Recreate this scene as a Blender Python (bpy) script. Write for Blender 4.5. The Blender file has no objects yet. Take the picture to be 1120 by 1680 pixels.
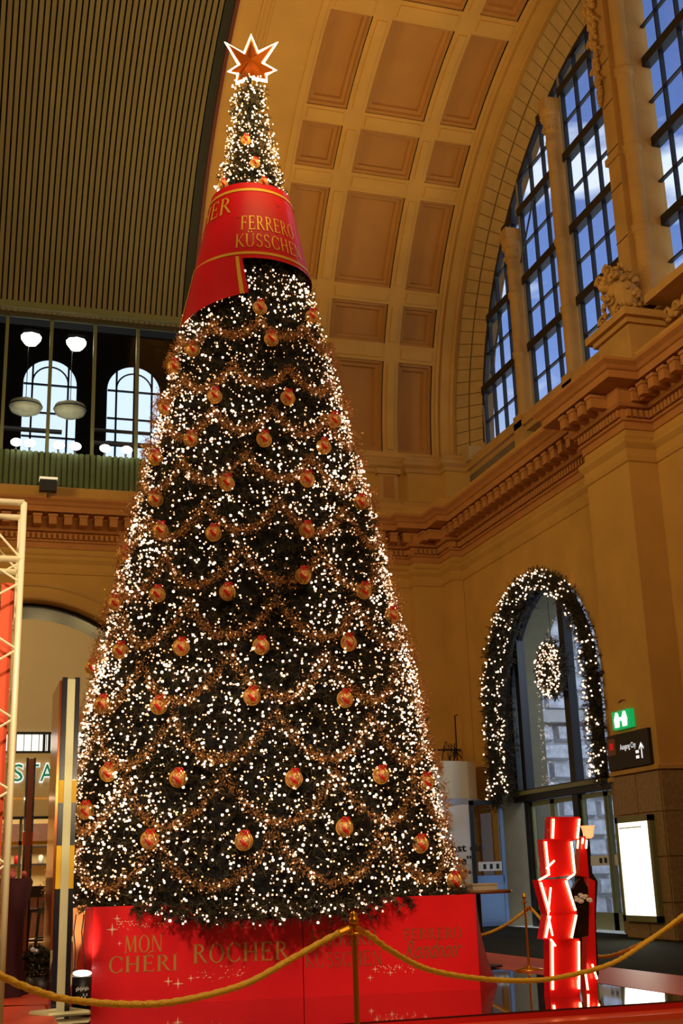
import bpy, math, random
import numpy as np
from math import sin, cos, pi, radians, sqrt, hypot, atan2
from mathutils import Vector, Matrix, noise
random.seed(7)
SC = bpy.context.scene
COL = SC.collection

# ------------------------------------------------------------------ camera
FPX, YAW, PITCH, ROLL = 1983.0, 17.46, 16.77, -1.8
CAM = Vector((0, 0, 1.2))
_y, _p, _r = radians(YAW), radians(PITCH), radians(ROLL)
fwd = Vector((sin(_y)*cos(_p), cos(_y)*cos(_p), sin(_p)))
rt = Vector((cos(_y), -sin(_y), 0)); upv = rt.cross(fwd)
r2 = cos(_r)*rt + sin(_r)*upv; u2 = -sin(_r)*rt + cos(_r)*upv
cam = bpy.data.cameras.new('camera'); camo = bpy.data.objects.new('camera', cam); COL.objects.link(camo)
cam.sensor_fit = 'VERTICAL'; cam.sensor_height = 36; cam.lens = 36*FPX/1680.0
cam.clip_start = .05; cam.clip_end = 400
camo.matrix_world = Matrix(((r2.x, u2.x, -fwd.x, CAM.x), (r2.y, u2.y, -fwd.y, CAM.y), (r2.z, u2.z, -fwd.z, CAM.z), (0, 0, 0, 1)))
SC.camera = camo

def ray(px, py): return r2*((px-560)/FPX) + u2*((840-py)/FPX) + fwd
def onx(px, py, X): d = ray(px, py); return CAM + d*((X-CAM.x)/d.x)
def ony(px, py, Y): d = ray(px, py); return CAM + d*((Y-CAM.y)/d.y)
def onz(px, py, Z): d = ray(px, py); return CAM + d*((Z-CAM.z)/d.z)

# ------------------------------------------------------------------ world, lights, exposure
SC.view_settings.view_transform = 'Standard'; SC.view_settings.look = 'None'
SC.view_settings.exposure = 0.0; SC.view_settings.gamma = 1.0; SC.view_settings.use_curve_mapping = False
W = bpy.data.worlds.new('world'); SC.world = W; W.use_nodes = True
nt = W.node_tree; nt.nodes.clear()
def N(t, k, **kw):
    n = t.nodes.new(k)
    for a, b in kw.items(): setattr(n, a, b)
    return n
out = N(nt, 'ShaderNodeOutputWorld'); bg = N(nt, 'ShaderNodeBackground')
tc = N(nt, 'ShaderNodeTexCoord'); sx = N(nt, 'ShaderNodeSeparateXYZ')
rmp = N(nt, 'ShaderNodeValToRGB'); nz = N(nt, 'ShaderNodeTexNoise'); cr = N(nt, 'ShaderNodeValToRGB'); mx = N(nt, 'ShaderNodeMixRGB')
mp = N(nt, 'ShaderNodeMapping'); mp.inputs['Scale'].default_value = (1, 1, 2.2)
rmp.color_ramp.elements[0].position = .42; rmp.color_ramp.elements[0].color = (.74, .87, 1.0, 1)
rmp.color_ramp.elements[1].position = .86; rmp.color_ramp.elements[1].color = (.055, .12, .34, 1); _e = rmp.color_ramp.elements.new(.60); _e.color = (.15, .27, .62, 1)
nz.inputs['Scale'].default_value = 4.2; nz.inputs['Detail'].default_value = 5; nz.inputs['Roughness'].default_value = .55
cr.color_ramp.elements[0].position = .50; cr.color_ramp.elements[1].position = .57
L = nt.links.new
L(tc.outputs['Generated'], sx.inputs[0]); sk1 = N(nt, 'ShaderNodeMath', operation='MULTIPLY'); sk2 = N(nt, 'ShaderNodeMath', operation='MULTIPLY_ADD')
sk1.inputs[1].default_value = .9; sk2.inputs[1].default_value = .55      # the evening sky is palest low on the -X side
L(sx.outputs['Z'], sk1.inputs[0]); L(sx.outputs['X'], sk2.inputs[0]); L(sk1.outputs[0], sk2.inputs[2]); L(sk2.outputs[0], rmp.inputs[0])
L(tc.outputs['Generated'], mp.inputs[0]); L(mp.outputs[0], nz.inputs['Vector']); L(nz.outputs['Fac'], cr.inputs[0])
L(cr.outputs[0], mx.inputs[0]); L(rmp.outputs[0], mx.inputs[1]); mx.inputs[2].default_value = (.72, .82, .95, 1)
L(mx.outputs[0], bg.inputs[0]); bg.inputs[1].default_value = 1.3; L(bg.outputs[0], out.inputs[0])

def light(name, kind, loc, energy, color, target=None, size=1.0, size_y=None, spot=60, blend=.5):
    l = bpy.data.lights.new(name, kind); o = bpy.data.objects.new(name, l); COL.objects.link(o)
    l.energy = energy; l.color = color; o.location = loc
    if kind == 'AREA':
        l.size = size
        if size_y: l.shape = 'RECTANGLE'; l.size_y = size_y
    else: l.shadow_soft_size = size
    if kind == 'SPOT': l.spot_size = radians(spot); l.spot_blend = blend
    if target is not None:
        o.rotation_euler = (Vector(target)-Vector(loc)).to_track_quat('-Z', 'Y').to_euler()
    return o
WARM = (1.0, .73, .30)
light('hall_fill_row', 'AREA', (2, -4, 11.2), 320, (1.0, .75, .38), (6, 22, 3), 8, 2)  # added unseen area light behind the camera, general warm fill
light('hall_lamp_side', 'AREA', (-9, 19, 10.5), 800, WARM, (12, 22, 6), 3, 3)
light('cornice_uplight', 'AREA', (5, 11.4, 11.0), 330, WARM, (6.0, 23, 19.5), 6, .6)
light('cornice_uplight_left', 'AREA', (-3, 11.4, 11.0), 120, (1.0, .68, .34), (1, 24, 18), 5, .6)
light('wall_uplight', 'SPOT', (5.6, 12.0, 10.5), 3900, (1.0, .70, .28), (6.3, 23.5, 21.0), .4, spot=62, blend=.9)
light('entrance_spot', 'AREA', (3.0, 3.0, 10.5), 340, (1.0, .74, .5), (3.0, 13, .6), 1.5, 1.5)
light('red_base_fill', 'SPOT', (-2.0, 2.0, 9.0), 3600, (1.0, .80, .62), (2.6, 12.2, .4), .3, spot=28, blend=.7)  # added unseen spot, brightens the front of the red box

# ------------------------------------------------------------------ materials
def srgb(r, g, b):
    f = lambda c: (c/255/12.92 if c/255 <= .04045 else ((c/255+.055)/1.055)**2.4)
    return (f(r), f(g), f(b), 1)
MATS = {}
def mat(name, col, rough=.6, metal=0, var=0, vscale=3, bump=0, bscale=20, emit=None, estr=0, col2=None, coat=0, spec=None, pos=True, stretch=None):
    m = bpy.data.materials.new(name); m.use_nodes = True; t = m.node_tree; b = t.nodes['Principled BSDF']
    b.inputs['Base Color'].default_value = col; b.inputs['Roughness'].default_value = rough; b.inputs['Metallic'].default_value = metal
    if coat: b.inputs['Coat Weight'].default_value = coat; b.inputs['Coat Roughness'].default_value = .03
    if spec is not None: b.inputs['Specular IOR Level'].default_value = spec
    g = None
    if var or bump:
        g = N(t, 'ShaderNodeNewGeometry'); src = g.outputs['Position']
        if not pos: g = N(t, 'ShaderNodeTexCoord'); src = g.outputs['Object']
        if stretch:
            q = N(t, 'ShaderNodeMapping'); q.inputs['Scale'].default_value = stretch; t.links.new(src, q.inputs[0]); src = q.outputs[0]
    if var:
        n = N(t, 'ShaderNodeTexNoise'); n.inputs['Scale'].default_value = vscale; n.inputs['Detail'].default_value = 6
        t.links.new(src, n.inputs['Vector'])
        r = N(t, 'ShaderNodeValToRGB'); r.color_ramp.elements[0].position = .3; r.color_ramp.elements[1].position = .7
        c2 = col2 or (col[0]*(1-var), col[1]*(1-var), col[2]*(1-var), 1)
        r.color_ramp.elements[0].color = c2; r.color_ramp.elements[1].color = col
        t.links.new(n.outputs['Fac'], r.inputs[0]); t.links.new(r.outputs[0], b.inputs['Base Color'])
    if bump:
        n = N(t, 'ShaderNodeTexNoise'); n.inputs['Scale'].default_value = bscale; n.inputs['Detail'].default_value = 5
        t.links.new(src, n.inputs['Vector'])
        bb = N(t, 'ShaderNodeBump'); bb.inputs['Strength'].default_value = bump; bb.inputs['Distance'].default_value = .03
        t.links.new(n.outputs['Fac'], bb.inputs['Height']); t.links.new(bb.outputs[0], b.inputs['Normal'])
    if emit: b.inputs['Emission Color'].default_value = emit; b.inputs['Emission Strength'].default_value = estr
    MATS[name] = m; return m
def glassmat(name, tint=(.9, .95, 1, 1), gl=.12, rough=.02):
    m = bpy.data.materials.new(name); m.use_nodes = True; t = m.node_tree; t.nodes.clear()
    o = N(t, 'ShaderNodeOutputMaterial'); mixn = N(t, 'ShaderNodeMixShader'); tr = N(t, 'ShaderNodeBsdfTransparent'); g = N(t, 'ShaderNodeBsdfGlossy'); fr = N(t, 'ShaderNodeLayerWeight'); pw = N(t, 'ShaderNodeMath', operation='POWER'); ma = N(t, 'ShaderNodeMath', operation='MULTIPLY_ADD')
    tr.inputs[0].default_value = tint; g.inputs['Roughness'].default_value = rough; fr.inputs[0].default_value = .5
    pw.inputs[1].default_value = 4.0; ma.inputs[1].default_value = .85; ma.inputs[2].default_value = .05
    t.links.new(fr.outputs['Facing'], pw.inputs[0]); t.links.new(pw.outputs[0], ma.inputs[0]); t.links.new(ma.outputs[0], mixn.inputs[0]); t.links.new(tr.outputs[0], mixn.inputs[1]); t.links.new(g.outputs[0], mixn.inputs[2]); t.links.new(mixn.outputs[0], o.inputs[0])
    MATS[name] = m; return m
PLASTER = mat('plaster', srgb(196, 148, 70), .85, var=.16, vscale=1.1, bump=.15, bscale=9)
STONE = mat('sandstone', srgb(190, 144, 76), .85, var=.2, vscale=2.2, bump=.3, bscale=22)
STONE2 = mat('sandstone_ashlar', srgb(182, 148, 94), .85, var=.18, vscale=3, bump=.3, bscale=18)
TRIMM = mat('cornice_stone', srgb(184, 122, 62), .85, var=.15, vscale=3, bump=.25, bscale=25)
CLAD = mat('wall_cladding_stone', srgb(150, 118, 76), .5, var=.35, vscale=14, bump=.2, bscale=40)
COFF = mat('coffer_plaster', srgb(172, 118, 54), .85, var=.12, vscale=1.5, bump=.1, bscale=12)
SLAT = mat('olive_slat', srgb(116, 100, 54), .6, var=.25, vscale=1.2, stretch=(6, .5, .5))
SLATD = mat('slat_backing', srgb(62, 52, 22), .9)
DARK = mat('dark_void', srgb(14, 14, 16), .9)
GREEN = mat('green_cladding', srgb(84, 100, 52), .6, var=.3, vscale=2)
BLACKM = mat('black_metal', srgb(16, 16, 20), .45)
IRON = mat('window_iron', srgb(14, 16, 24), .5)
GREYM = mat('grey_metal', srgb(140, 142, 150), .4, .3)
OLIVEM = mat('olive_metal', srgb(118, 120, 80), .4, .2)
GLASS = glassmat('window_glass', (.93, .96, 1, 1))
GLASSD = glassmat('door_glass', (.85, .9, .95, 1))
EXTST = mat('rusticated_stone', srgb(226, 228, 234), .95, var=.45, vscale=5, bump=1.0, bscale=7)
EXTP = mat('pale_stone', srgb(196, 194, 190), .9, var=.2, vscale=4)
REDP = mat('printed_red_panel', srgb(244, 26, 32), .32, var=.22, vscale=.9, col2=srgb(214, 12, 24), coat=.3)
GOLDP = mat('gold_print', srgb(196, 150, 66), .4, .35)
PALEP = mat('pale_gold_print', srgb(250, 214, 170), .5)
REDC = mat('red_cloth', srgb(205, 14, 30), .38, var=.2, vscale=1.5, coat=.25)
GOLDT = mat('gold_band', srgb(236, 186, 70), .35, .4)
GLOSSF = mat('glossy_stage', srgb(66, 16, 14), .06, coat=1.0)
STAGER = mat('stage_red_edge', srgb(196, 30, 28), .2, coat=.6)
RIM = mat('stage_rim_coral', srgb(214, 88, 52), .42, var=.15, vscale=8)
BEIGEF = mat('polished_floor', srgb(176, 140, 92), .12, var=.2, vscale=1.3, coat=.5)
DARKF = mat('dark_green_floor', srgb(26, 32, 16), .9, spec=.15, var=.3, vscale=2)
BRASS = mat('polished_brass', srgb(236, 168, 50), .25, .9)
ROPE = mat('gold_rope', srgb(255, 204, 60), .5, .1, bump=.4, bscale=120)
NEEDLE = mat('fir_needles', srgb(72, 60, 26), .6, var=.6, vscale=5, col2=srgb(22, 26, 12))
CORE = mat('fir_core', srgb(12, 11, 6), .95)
TINSEL = mat('gold_tinsel', srgb(226, 166, 92), .42, .6, var=.45, vscale=30)
BAUB = mat('gold_bauble', srgb(255, 226, 150), .35, .6, var=.6, vscale=34, col2=srgb(206, 110, 40), bump=.5, bscale=60)
BAUBR = mat('red_ribbon', srgb(214, 24, 16), .35)
BULB = mat('warm_bulb', srgb(255, 220, 170), .5, emit=(1.0, .66, .44, 1), estr=3.2)
BULBA = mat('amber_bulb', srgb(255, 190, 110), .5, emit=(1.0, .55, .28, 1), estr=1.25)
NEON = mat('neon_tube', srgb(255, 200, 150), .5, emit=(1.0, .50, .20, 1), estr=7.0)
STARL = mat('star_light_tube', srgb(255, 240, 210), .5, emit=(1.0, .78, .45, 1), estr=7.0)
LAMPW = mat('lamp_white', srgb(255, 255, 240), .5, emit=(1.0, .96, .8, 1), estr=9.0)
LIGHTBOX = mat('lightbox_panel', srgb(255, 255, 240), .4, emit=(1.0, .97, .80, 1), estr=1.6)
SKYL = mat('bright_strip', srgb(250, 250, 235), .5, emit=(1.0, .98, .85, 1), estr=1.1)
SHADE = mat('lamp_shade', srgb(176, 170, 140), .6, var=.3, vscale=6)
BEIGEP = mat('beige_panel', srgb(226, 206, 160), .8, var=.05, vscale=.8)
SIGNG = mat('sign_green', srgb(0, 140, 96), .4, emit=srgb(0, 140, 96), estr=.35)
SIGNW = mat('sign_white', srgb(250, 250, 250), .4, emit=(.9, .95, 1, 1), estr=.8)
EXITG = mat('exit_green', srgb(0, 150, 80), .4, emit=srgb(0, 170, 90), estr=.8)
EXITW = mat('exit_white', srgb(250, 250, 250), .4, emit=(.95, 1, .95, 1), estr=1.4)
NAVY = mat('navy_panel', srgb(22, 24, 40), .25, coat=.5)
COPPER = mat('copper_side', srgb(170, 90, 36), .18, .7)
YEL = mat('yellow_band', srgb(250, 200, 10), .4)
PALEM = mat('pale_metal', srgb(214, 210, 160), .35, .25)
ORANGE = mat('orange_cloth', srgb(226, 84, 36), .7)
TRUSS = mat('aluminium_truss', srgb(236, 222, 176), .4, .15)
MAROON = mat('maroon_cloth', srgb(58, 6, 12), .8)
WOODD = mat('dark_wood', srgb(40, 20, 14), .45)
WOODB = mat('table_wood', srgb(150, 96, 46), .35, var=.2, vscale=9)
KIOSK = mat('kiosk_white', srgb(226, 228, 232), .5)
KIOSKB = mat('kiosk_beige', srgb(206, 196, 168), .6)
BLUEM = mat('blue_frame', srgb(110, 150, 214), .4)
INK = mat('black_ink', srgb(10, 10, 10), .6)
WHITE = mat('white_paint', srgb(235, 235, 230), .5)
PEACH = mat('peach_board', srgb(236, 160, 96), .6)
CREAM = mat('cream_wall', srgb(222, 196, 140), .7)
BROWNR = mat('brown_interior', srgb(110, 60, 36), .5, var=.4, vscale=6)
GREYINK = mat('grey_ink', srgb(120, 120, 120), .6)
BANDW = mat('frosted_band', srgb(210, 215, 220), .6)

# ------------------------------------------------------------------ helpers
class MB:
    def __init__(s): s.v = []; s.f = []
    def add(s, vs, fs):
        n = len(s.v); s.v += [tuple(v) for v in vs]; s.f += [tuple(i+n for i in f) for f in fs]; return s
    def box(s, x0, x1, y0, y1, z0, z1):
        return s.add([(x0,y0,z0),(x1,y0,z0),(x1,y1,z0),(x0,y1,z0),(x0,y0,z1),(x1,y0,z1),(x1,y1,z1),(x0,y1,z1)],
                     [(0,3,2,1),(4,5,6,7),(0,1,5,4),(1,2,6,5),(2,3,7,6),(3,0,4,7)])
    def poly(s, pts): return s.add(pts, [tuple(range(len(pts)))])
    def extr(s, pts, d):
        d = Vector(d); n = len(pts); a = [Vector(p) for p in pts]; b = [p+d for p in a]
        return s.add(a+b, [tuple(range(n))[::-1], tuple(range(n, 2*n))] + [(i, (i+1) % n, n+(i+1) % n, n+i) for i in range(n)])
    def tube(s, pts, r, seg=8, lobes=0, twist=0, cap=True, closed=False):
        pts = [Vector(p) for p in pts]; n = len(pts); base = len(s.v); acc = 0
        up = Vector((0, 0, 1))
        for i, p in enumerate(pts):
            if closed: t = pts[(i+1) % n]-pts[i-1]
            else: t = pts[min(i+1, n-1)]-pts[max(i-1, 0)]
            t.normalize()
            if i: acc += (p-pts[i-1]).length
            a = t.cross(up)
            if a.length < .05: a = t.cross(Vector((0, 1, 0)))
            a.normalize(); b = t.cross(a)
            rr = r[i] if isinstance(r, (list, tuple)) else r
            for k in range(seg):
                th = 2*pi*k/seg
                q = rr*(1+.2*cos(lobes*(th)+twist*acc)) if lobes else rr
                s.v.append(tuple(p+a*(q*cos(th))+b*(q*sin(th))))
        m = n if closed else n-1
        for i in range(m):
            j = (i+1) % n
            for k in range(seg):
                s.f.append((base+i*seg+k, base+i*seg+(k+1) % seg, base+j*seg+(k+1) % seg, base+j*seg+k))
        if cap and not closed:
            s.f.append(tuple(base+k for k in range(seg))[::-1]); s.f.append(tuple(base+(n-1)*seg+k for k in range(seg)))
        return s
    def lathe(s, prof, c, seg=20, axis='z', a0=0, a1=2*pi):
        full = abs(a1-a0-2*pi) < 1e-6; m = seg if full else seg+1; base = len(s.v)
        for (r, h) in prof:
            for k in range(m):
                th = a0+(a1-a0)*k/seg
                u, w = r*cos(th), r*sin(th)
                s.v.append({'z': (c[0]+u, c[1]+w, c[2]+h), 'x': (c[0]+h, c[1]+u, c[2]+w), 'y': (c[0]+u, c[1]+h, c[2]+w)}[axis])
        for i in range(len(prof)-1):
            for k in range(seg):
                k2 = (k+1) % m if full else k+1
                s.f.append((base+i*m+k, base+i*m+k2, base+(i+1)*m+k2, base+(i+1)*m+k))
        return s
    def ball(s, c, r, seg=10, rings=6, sc=(1, 1, 1)):
        b = MB(); b.lathe([(r*sin(pi*i/rings), -r*cos(pi*i/rings)) for i in range(rings+1)], (0, 0, 0), seg)
        return s.add([(c[0]+v[0]*sc[0], c[1]+v[1]*sc[1], c[2]+v[2]*sc[2]) for v in b.v], b.f)
    def mesh(s, name, m, smooth=False, off=(0, 0, 0)):
        me = bpy.data.meshes.new(name)
        me.from_pydata([(v[0]-off[0], v[1]-off[1], v[2]-off[2]) for v in s.v], [], s.f)
        if smooth: me.polygons.foreach_set('use_smooth', [True]*len(me.polygons))
        me.materials.append(m); me.update(); return me
    def obj(s, name, m, parent=None, smooth=False, **k):
        off = wloc(parent) if parent else (0, 0, 0)
        o = bpy.data.objects.new(name, s.mesh(name, m, smooth, off)); COL.objects.link(o)
        if parent: o.parent = parent
        for a, b in k.items(): o[a] = b
        return o
def wloc(o):
    l = Vector((0, 0, 0))
    while o: l += o.location; o = o.parent
    return l
def tag(o, label, cat, group=None):
    o['label'] = label; o['category'] = cat
    if group: o['group'] = group
    return o
def empty(name, loc, label=None, cat=None, group=None):
    o = bpy.data.objects.new(name, None); COL.objects.link(o); o.location = loc; o.empty_display_size = .1
    if label: tag(o, label, cat, group)
    return o
def inst(name, me, parent, loc, rot=None, scale=None, **k):
    o = bpy.data.objects.new(name, me); COL.objects.link(o); o.parent = parent
    o.location = Vector(loc)-wloc(parent)
    if rot: o.rotation_euler = rot
    if scale: o.scale = scale
    for a, b in k.items(): o[a] = b
    return o
def struct(o): o['kind'] = 'structure'; return o

# ================================================================== SETTING
YB, YC, ZC, RV, XW = 29.0, 20.0, 12.0, 9.0, 12.0
def cp(x, ph, r=RV): a = radians(ph); return (x, YC+r*cos(a), ZC+r*sin(a))
def cbox(mb, x0, x1, p0, p1, r0, r1, n=8):
    vs = []
    for i in range(n+1):
        p = p0+(p1-p0)*i/n
        vs += [cp(x0, p, r0), cp(x1, p, r0), cp(x1, p, r1), cp(x0, p, r1)]
    fs = [(0, 1, 2, 3), (4*n+3, 4*n+2, 4*n+1, 4*n)]
    for i in range(n):
        for k in range(4): fs.append((4*i+k, 4*i+4+k, 4*i+4+(k+1) % 4, 4*i+(k+1) % 4))
    return mb.add(vs, fs)

# --- floor
fl = MB(); fl.box(-14, 12, -14, 29, -.3, 0)
floor = struct(fl.obj('floor', BEIGEF))
fr_ = MB(); fr_.box(6.2, 11.98, 14.2, 28.9, 0, .012).box(7.45, 11.98, 9.0, 14.2, 0, .012)
fr_.obj('floor_mat', DARKF, floor, label='dark green floor covering in front of the doors')
# --- ceiling : barrel vault
ceil = struct(MB().box(-14, 13, -14, 11, 12, 12.3).obj('ceiling', PLASTER))
b = MB(); cbox(b, -14, 5.05, 18.6, 180, RV+.16, RV+.4, 40); b.obj('slat_backing', SLATD, ceil)
b = MB(); cbox(b, 5.05, 7.05, 0, 180, RV, RV+.4, 48); b.obj('arch_band', PLASTER, ceil, label='smooth golden arch band')
b = MB()
for (xa, xb) in ((5.62, 5.68), (5.82, 5.86), (6.98, 7.12)): cbox(b, xa, xb, 0, 120, RV-.04, RV+.02, 40)
b.obj('moulding', PLASTER, ceil)
b = MB(); cbox(b, 5.0, 5.09, 17, 120, RV-.05, RV+.3, 36); b.obj('edge_strip', mat('rust_edge', srgb(96, 40, 22), .6), ceil)
b = MB(); cbox(b, 4.78, 5.0, 17, 120, RV+.02, RV+.3, 36); b.obj('shadow_gap_strip', mat('shadow_gap_dark', srgb(34, 32, 14), .7), ceil)  # dark strip colour stands for the shadow gap beside the slats
b = MB(); cbox(b, 7.05, 12.5, 104, 180, RV, RV+.4, 20); b.obj('vault_plain', PLASTER, ceil)
b = MB(); cbox(b, 7.05, 12.6, -1, 104, RV+.34, RV+.5, 40); b.obj('vault_shell', PLASTER, ceil)
# slats
b = MB(); cbox(b, -.048, .048, 19.2, 104, RV, RV+.12, 30)
sm = b.mesh('slat', SLAT); k = 0
x = 4.70
while x > -1.5:
    inst('slat', sm, ceil, (x, 0, 0)); x -= .137
# coffers
cols = [(7.22, 8.27), (8.75, 10.34), (10.77, 11.76)]
rows = [(.9, 16.9), (20, 26.7), (29.5, 44.8), (47.8, 55.1), (57.8, 73.6), (77.1, 84.0), (87, 102)]
def coffer(x0, x1, p0, p1):
    mb = MB(); n = 8; base = 0
    levels = [(0, RV), (.0, RV+.07), (.07, RV+.07), (.09, RV+.16), (.17, RV+.17), (.19, RV+.27)]
    loops = []
    for ins, r in levels:
        a0, a1 = x0+ins, x1-ins; di = math.degrees(ins/RV); q0, q1 = p0+di, p1-di
        lp = [cp(a0, q0, r), cp(a1, q0, r)] + [cp(a1, q0+(q1-q0)*i/n, r) for i in range(1, n+1)] + [cp(a0, q1, r)] + [cp(a0, q1-(q1-q0)*i/n, r) for i in range(1, n)]
        loops.append(lp)
    m = len(loops[0])
    for lp in loops: mb.v += lp
    for i in range(len(loops)-1):
        for k in range(m): mb.f.append((i*m+k, i*m+(k+1) % m, (i+1)*m+(k+1) % m, (i+1)*m+k))
    ins, r = levels[-1]; di = math.degrees(ins/RV); s = len(mb.v)
    for i in range(n+1):
        q = p0+di+(p1-p0-2*di)*i/n; mb.v += [cp(x0+ins, q, r), cp(x1-ins, q, r)]
    for i in range(n): mb.f.append((s+2*i, s+2*i+1, s+2*i+3, s+2*i+2))
    return mb
for (x0, x1) in cols:
    for (p0, p1) in rows: coffer(x0, x1, p0, p1).obj('coffer', COFF, ceil)
b = MB()
for (x0, x1) in ((7.05, 7.22), (8.27, 8.75), (10.34, 10.77), (11.76, 12.0)): cbox(b, x0, x1, 0, 104, RV, RV+.34, 40)
pr = [(0, .9)]+[(rows[i][1], rows[i+1][0]) for i in range(len(rows)-1)]+[(102, 104)]
for (x0, x1) in cols:
    for (p0, p1) in pr: cbox(b, x0, x1, p0, p1, RV, RV+.34, 3)
b.obj('vault_rib', PLASTER, ceil)
for (x0, x1) in cols:
    for (p0, p1) in pr[1:-1]:
        b = MB(); d = (p1-p0)*.2; cbox(b, x0+.06, x1-.06, p0+d, p1-d, RV-.045, RV+.01, 2); b.obj('rib_bar', PLASTER, ceil)
for (x0, x1) in ((8.27, 8.75), (10.34, 10.77)):
    for (p0, p1) in rows:
        b = MB(); cbox(b, x0+.12, x1-.12, p0+.4, p1-.4, RV-.045, RV+.01, 8); b.obj('rib_bar', PLASTER, ceil)
b = MB()
for (xa, xb, h) in ((11.86, 11.94, .05), (12.0, 12.26, .10), (12.26, 12.34, .16), (12.34, 12.5, .06)): cbox(b, xa, xb, -.5, 112, RV-h, RV+.34, 44)
b.obj('arch_moulding', PLASTER, ceil)
# ashlar reveal of the lunette window : stones share meshes and turn about the vault axis
XG = 12.95
def xr(r): return 12.45+(RV-.05-r)/.9*.5
lun = struct(empty('window_1', (XG, YC, ZC)))
def ringstone(ra, rb, dphi):
    mb = MB(); g = .02
    def P(r, ph): a = radians(ph); return (xr(r)-XG, r*cos(a), r*sin(a))
    vs = []
    for (r, ph, push) in ((ra-g, g*4, 0), (rb+g, g*4, 0), (rb+g, dphi-g*4, 0), (ra-g, dphi-g*4, 0)):
        p = P(r, ph); vs.append(p)
    for (r, ph) in ((ra-g, g*4), (rb+g, g*4), (rb+g, dphi-g*4), (ra-g, dphi-g*4)):
        p = P(r, ph); vs.append((p[0]+.09, p[1]*1.012, p[2]*1.012))
    mb.add(vs, [(0, 1, 2, 3), (0, 4, 5, 1), (1, 5, 6, 2), (2, 6, 7, 3), (3, 7, 4, 0)])
    return mb.mesh('stone', STONE2)
mA, mB_ = ringstone(8.95, 8.52, 2.3), ringstone(8.52, 8.05, 2.3)
for i in range(48):
    for me, sh in ((mA, 0), (mB_, 1.15 if i % 2 else .9)):
        inst('stone', me, lun, (XG+random.uniform(0, .006), YC, ZC), (radians(.4+i*2.3+sh*0), 0, 0))
b = MB()
for i in range(60):
    p0, p1 = i*2.0, i*2.0+2
    b.add([(xr(8.97)+.035, *cp(0, p0, 8.97)[1:]), (xr(8.03)+.035, *cp(0, p0, 8.03)[1:]), (xr(8.03)+.035, *cp(0, p1, 8.03)[1:]), (xr(8.97)+.035, *cp(0, p1, 8.97)[1:])], [(0, 1, 2, 3)])
cbox(b, 12.5, 13.2, -2, 122, 8.98, 9.3, 50)
cbox(b, 13.0, 13.2, -2, 122, 8.02, 9.3, 50)
b.obj('mortar', mat('mortar', srgb(120, 92, 54), .9), lun)
MB().box(12.42, 12.98, 28.02, 28.95, 11.72, 12.12).obj('base_stone', STONE2, lun)
# lunette glazing
ZS = 11.85
RG = 8.08
def top(y): return ZC+sqrt(max(0, RG*RG-(y-YC)**2))
def pane_poly(y0, y1, z0, z1):
    pts = []
    n = 6
    for i in range(n+1):
        y = y0+(y1-y0)*i/n
        if abs(y-YC) < RG and top(y) > z0+.03: pts.append((y, min(z1, top(y))))
    if len(pts) < 2 or pts[-1][0]-pts[0][0] < .06: return None
    lo = [(pts[0][0], z0)]+[p for p in [(pts[-1][0], z0)]]
    return lo+pts[::-1]
trans = [ZS, 13.68, 15.52, 17.45, 19.25, 20.3]
bays = [(25.32, 27.98, 4), (22.72, 25.02, 3), (19.5, 22.42, 4), (16.0, 19.0, 4)]
frame = MB(); bars = MB()
for (y0, y1, nc) in bays:
    for k in range(nc):
        a, c = y0+.1+(y1-y0-.2)*k/nc, y0+.1+(y1-y0-.2)*(k+1)/nc
        for j in range(len(trans)-1):
            zm = (trans[j]+trans[j+1])/2
            for (za, zb) in ((trans[j]+.1, zm-.02), (zm+.02, trans[j+1]-.1)):
                pl = pane_poly(a+.02, c-.02, za, zb)
                if pl: MB().poly([(XG, p[0], p[1]) for p in pl]).obj('pane', GLASS, lun)
    for k in range(nc+1):
        y = y0+.1+(y1-y0-.2)*k/nc; w = .02 if 0 < k < nc else .045
        zt = min(top(y) if abs(y-YC) < RG else 0, 20.2)
        if zt > ZS+.1: MB().box(XG-.05, XG+.05, y-w, y+w, ZS, zt).obj('glazing_bar', IRON, lun)
    for j in range(len(trans)-1):
        zm = (trans[j]+trans[j+1])/2
        for (z, w, nm, dd) in ((trans[j+1], .11, 'transom', .10), (zm, .02, 'glazing_bar', .04)):
            yr = YC+sqrt(max(0, RG*RG-(z-ZC)**2)); ya, yb = y0, min(y1, yr)
            if yb > ya+.1: MB().box(XG-dd, XG+dd, ya, yb, z-w, z+w).obj(nm, IRON, lun)
    MB().box(XG-.07, XG+.07, y1-.11, y1-.02, ZS, min(top(y1), 20.2)).obj('jamb_strip', GREYM, lun)
b = MB()
for i in range(44):
    p0 = 2+i*2.6; cbox(b, XG-.06, XG+.06, p0, p0+2.6, 7.96, 8.08, 1)
b.obj('curved_frame', IRON, lun)
for (za, zb, ya, yb) in ((16.0, 17.3, 24.95, 24.0), (13.9, 15.3, 27.2, 26.2)):
    MB().tube([(XG-.12, ya, za), (XG-.12, yb, zb)], .025, 5).obj('stay_rod', IRON, lun)
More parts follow.
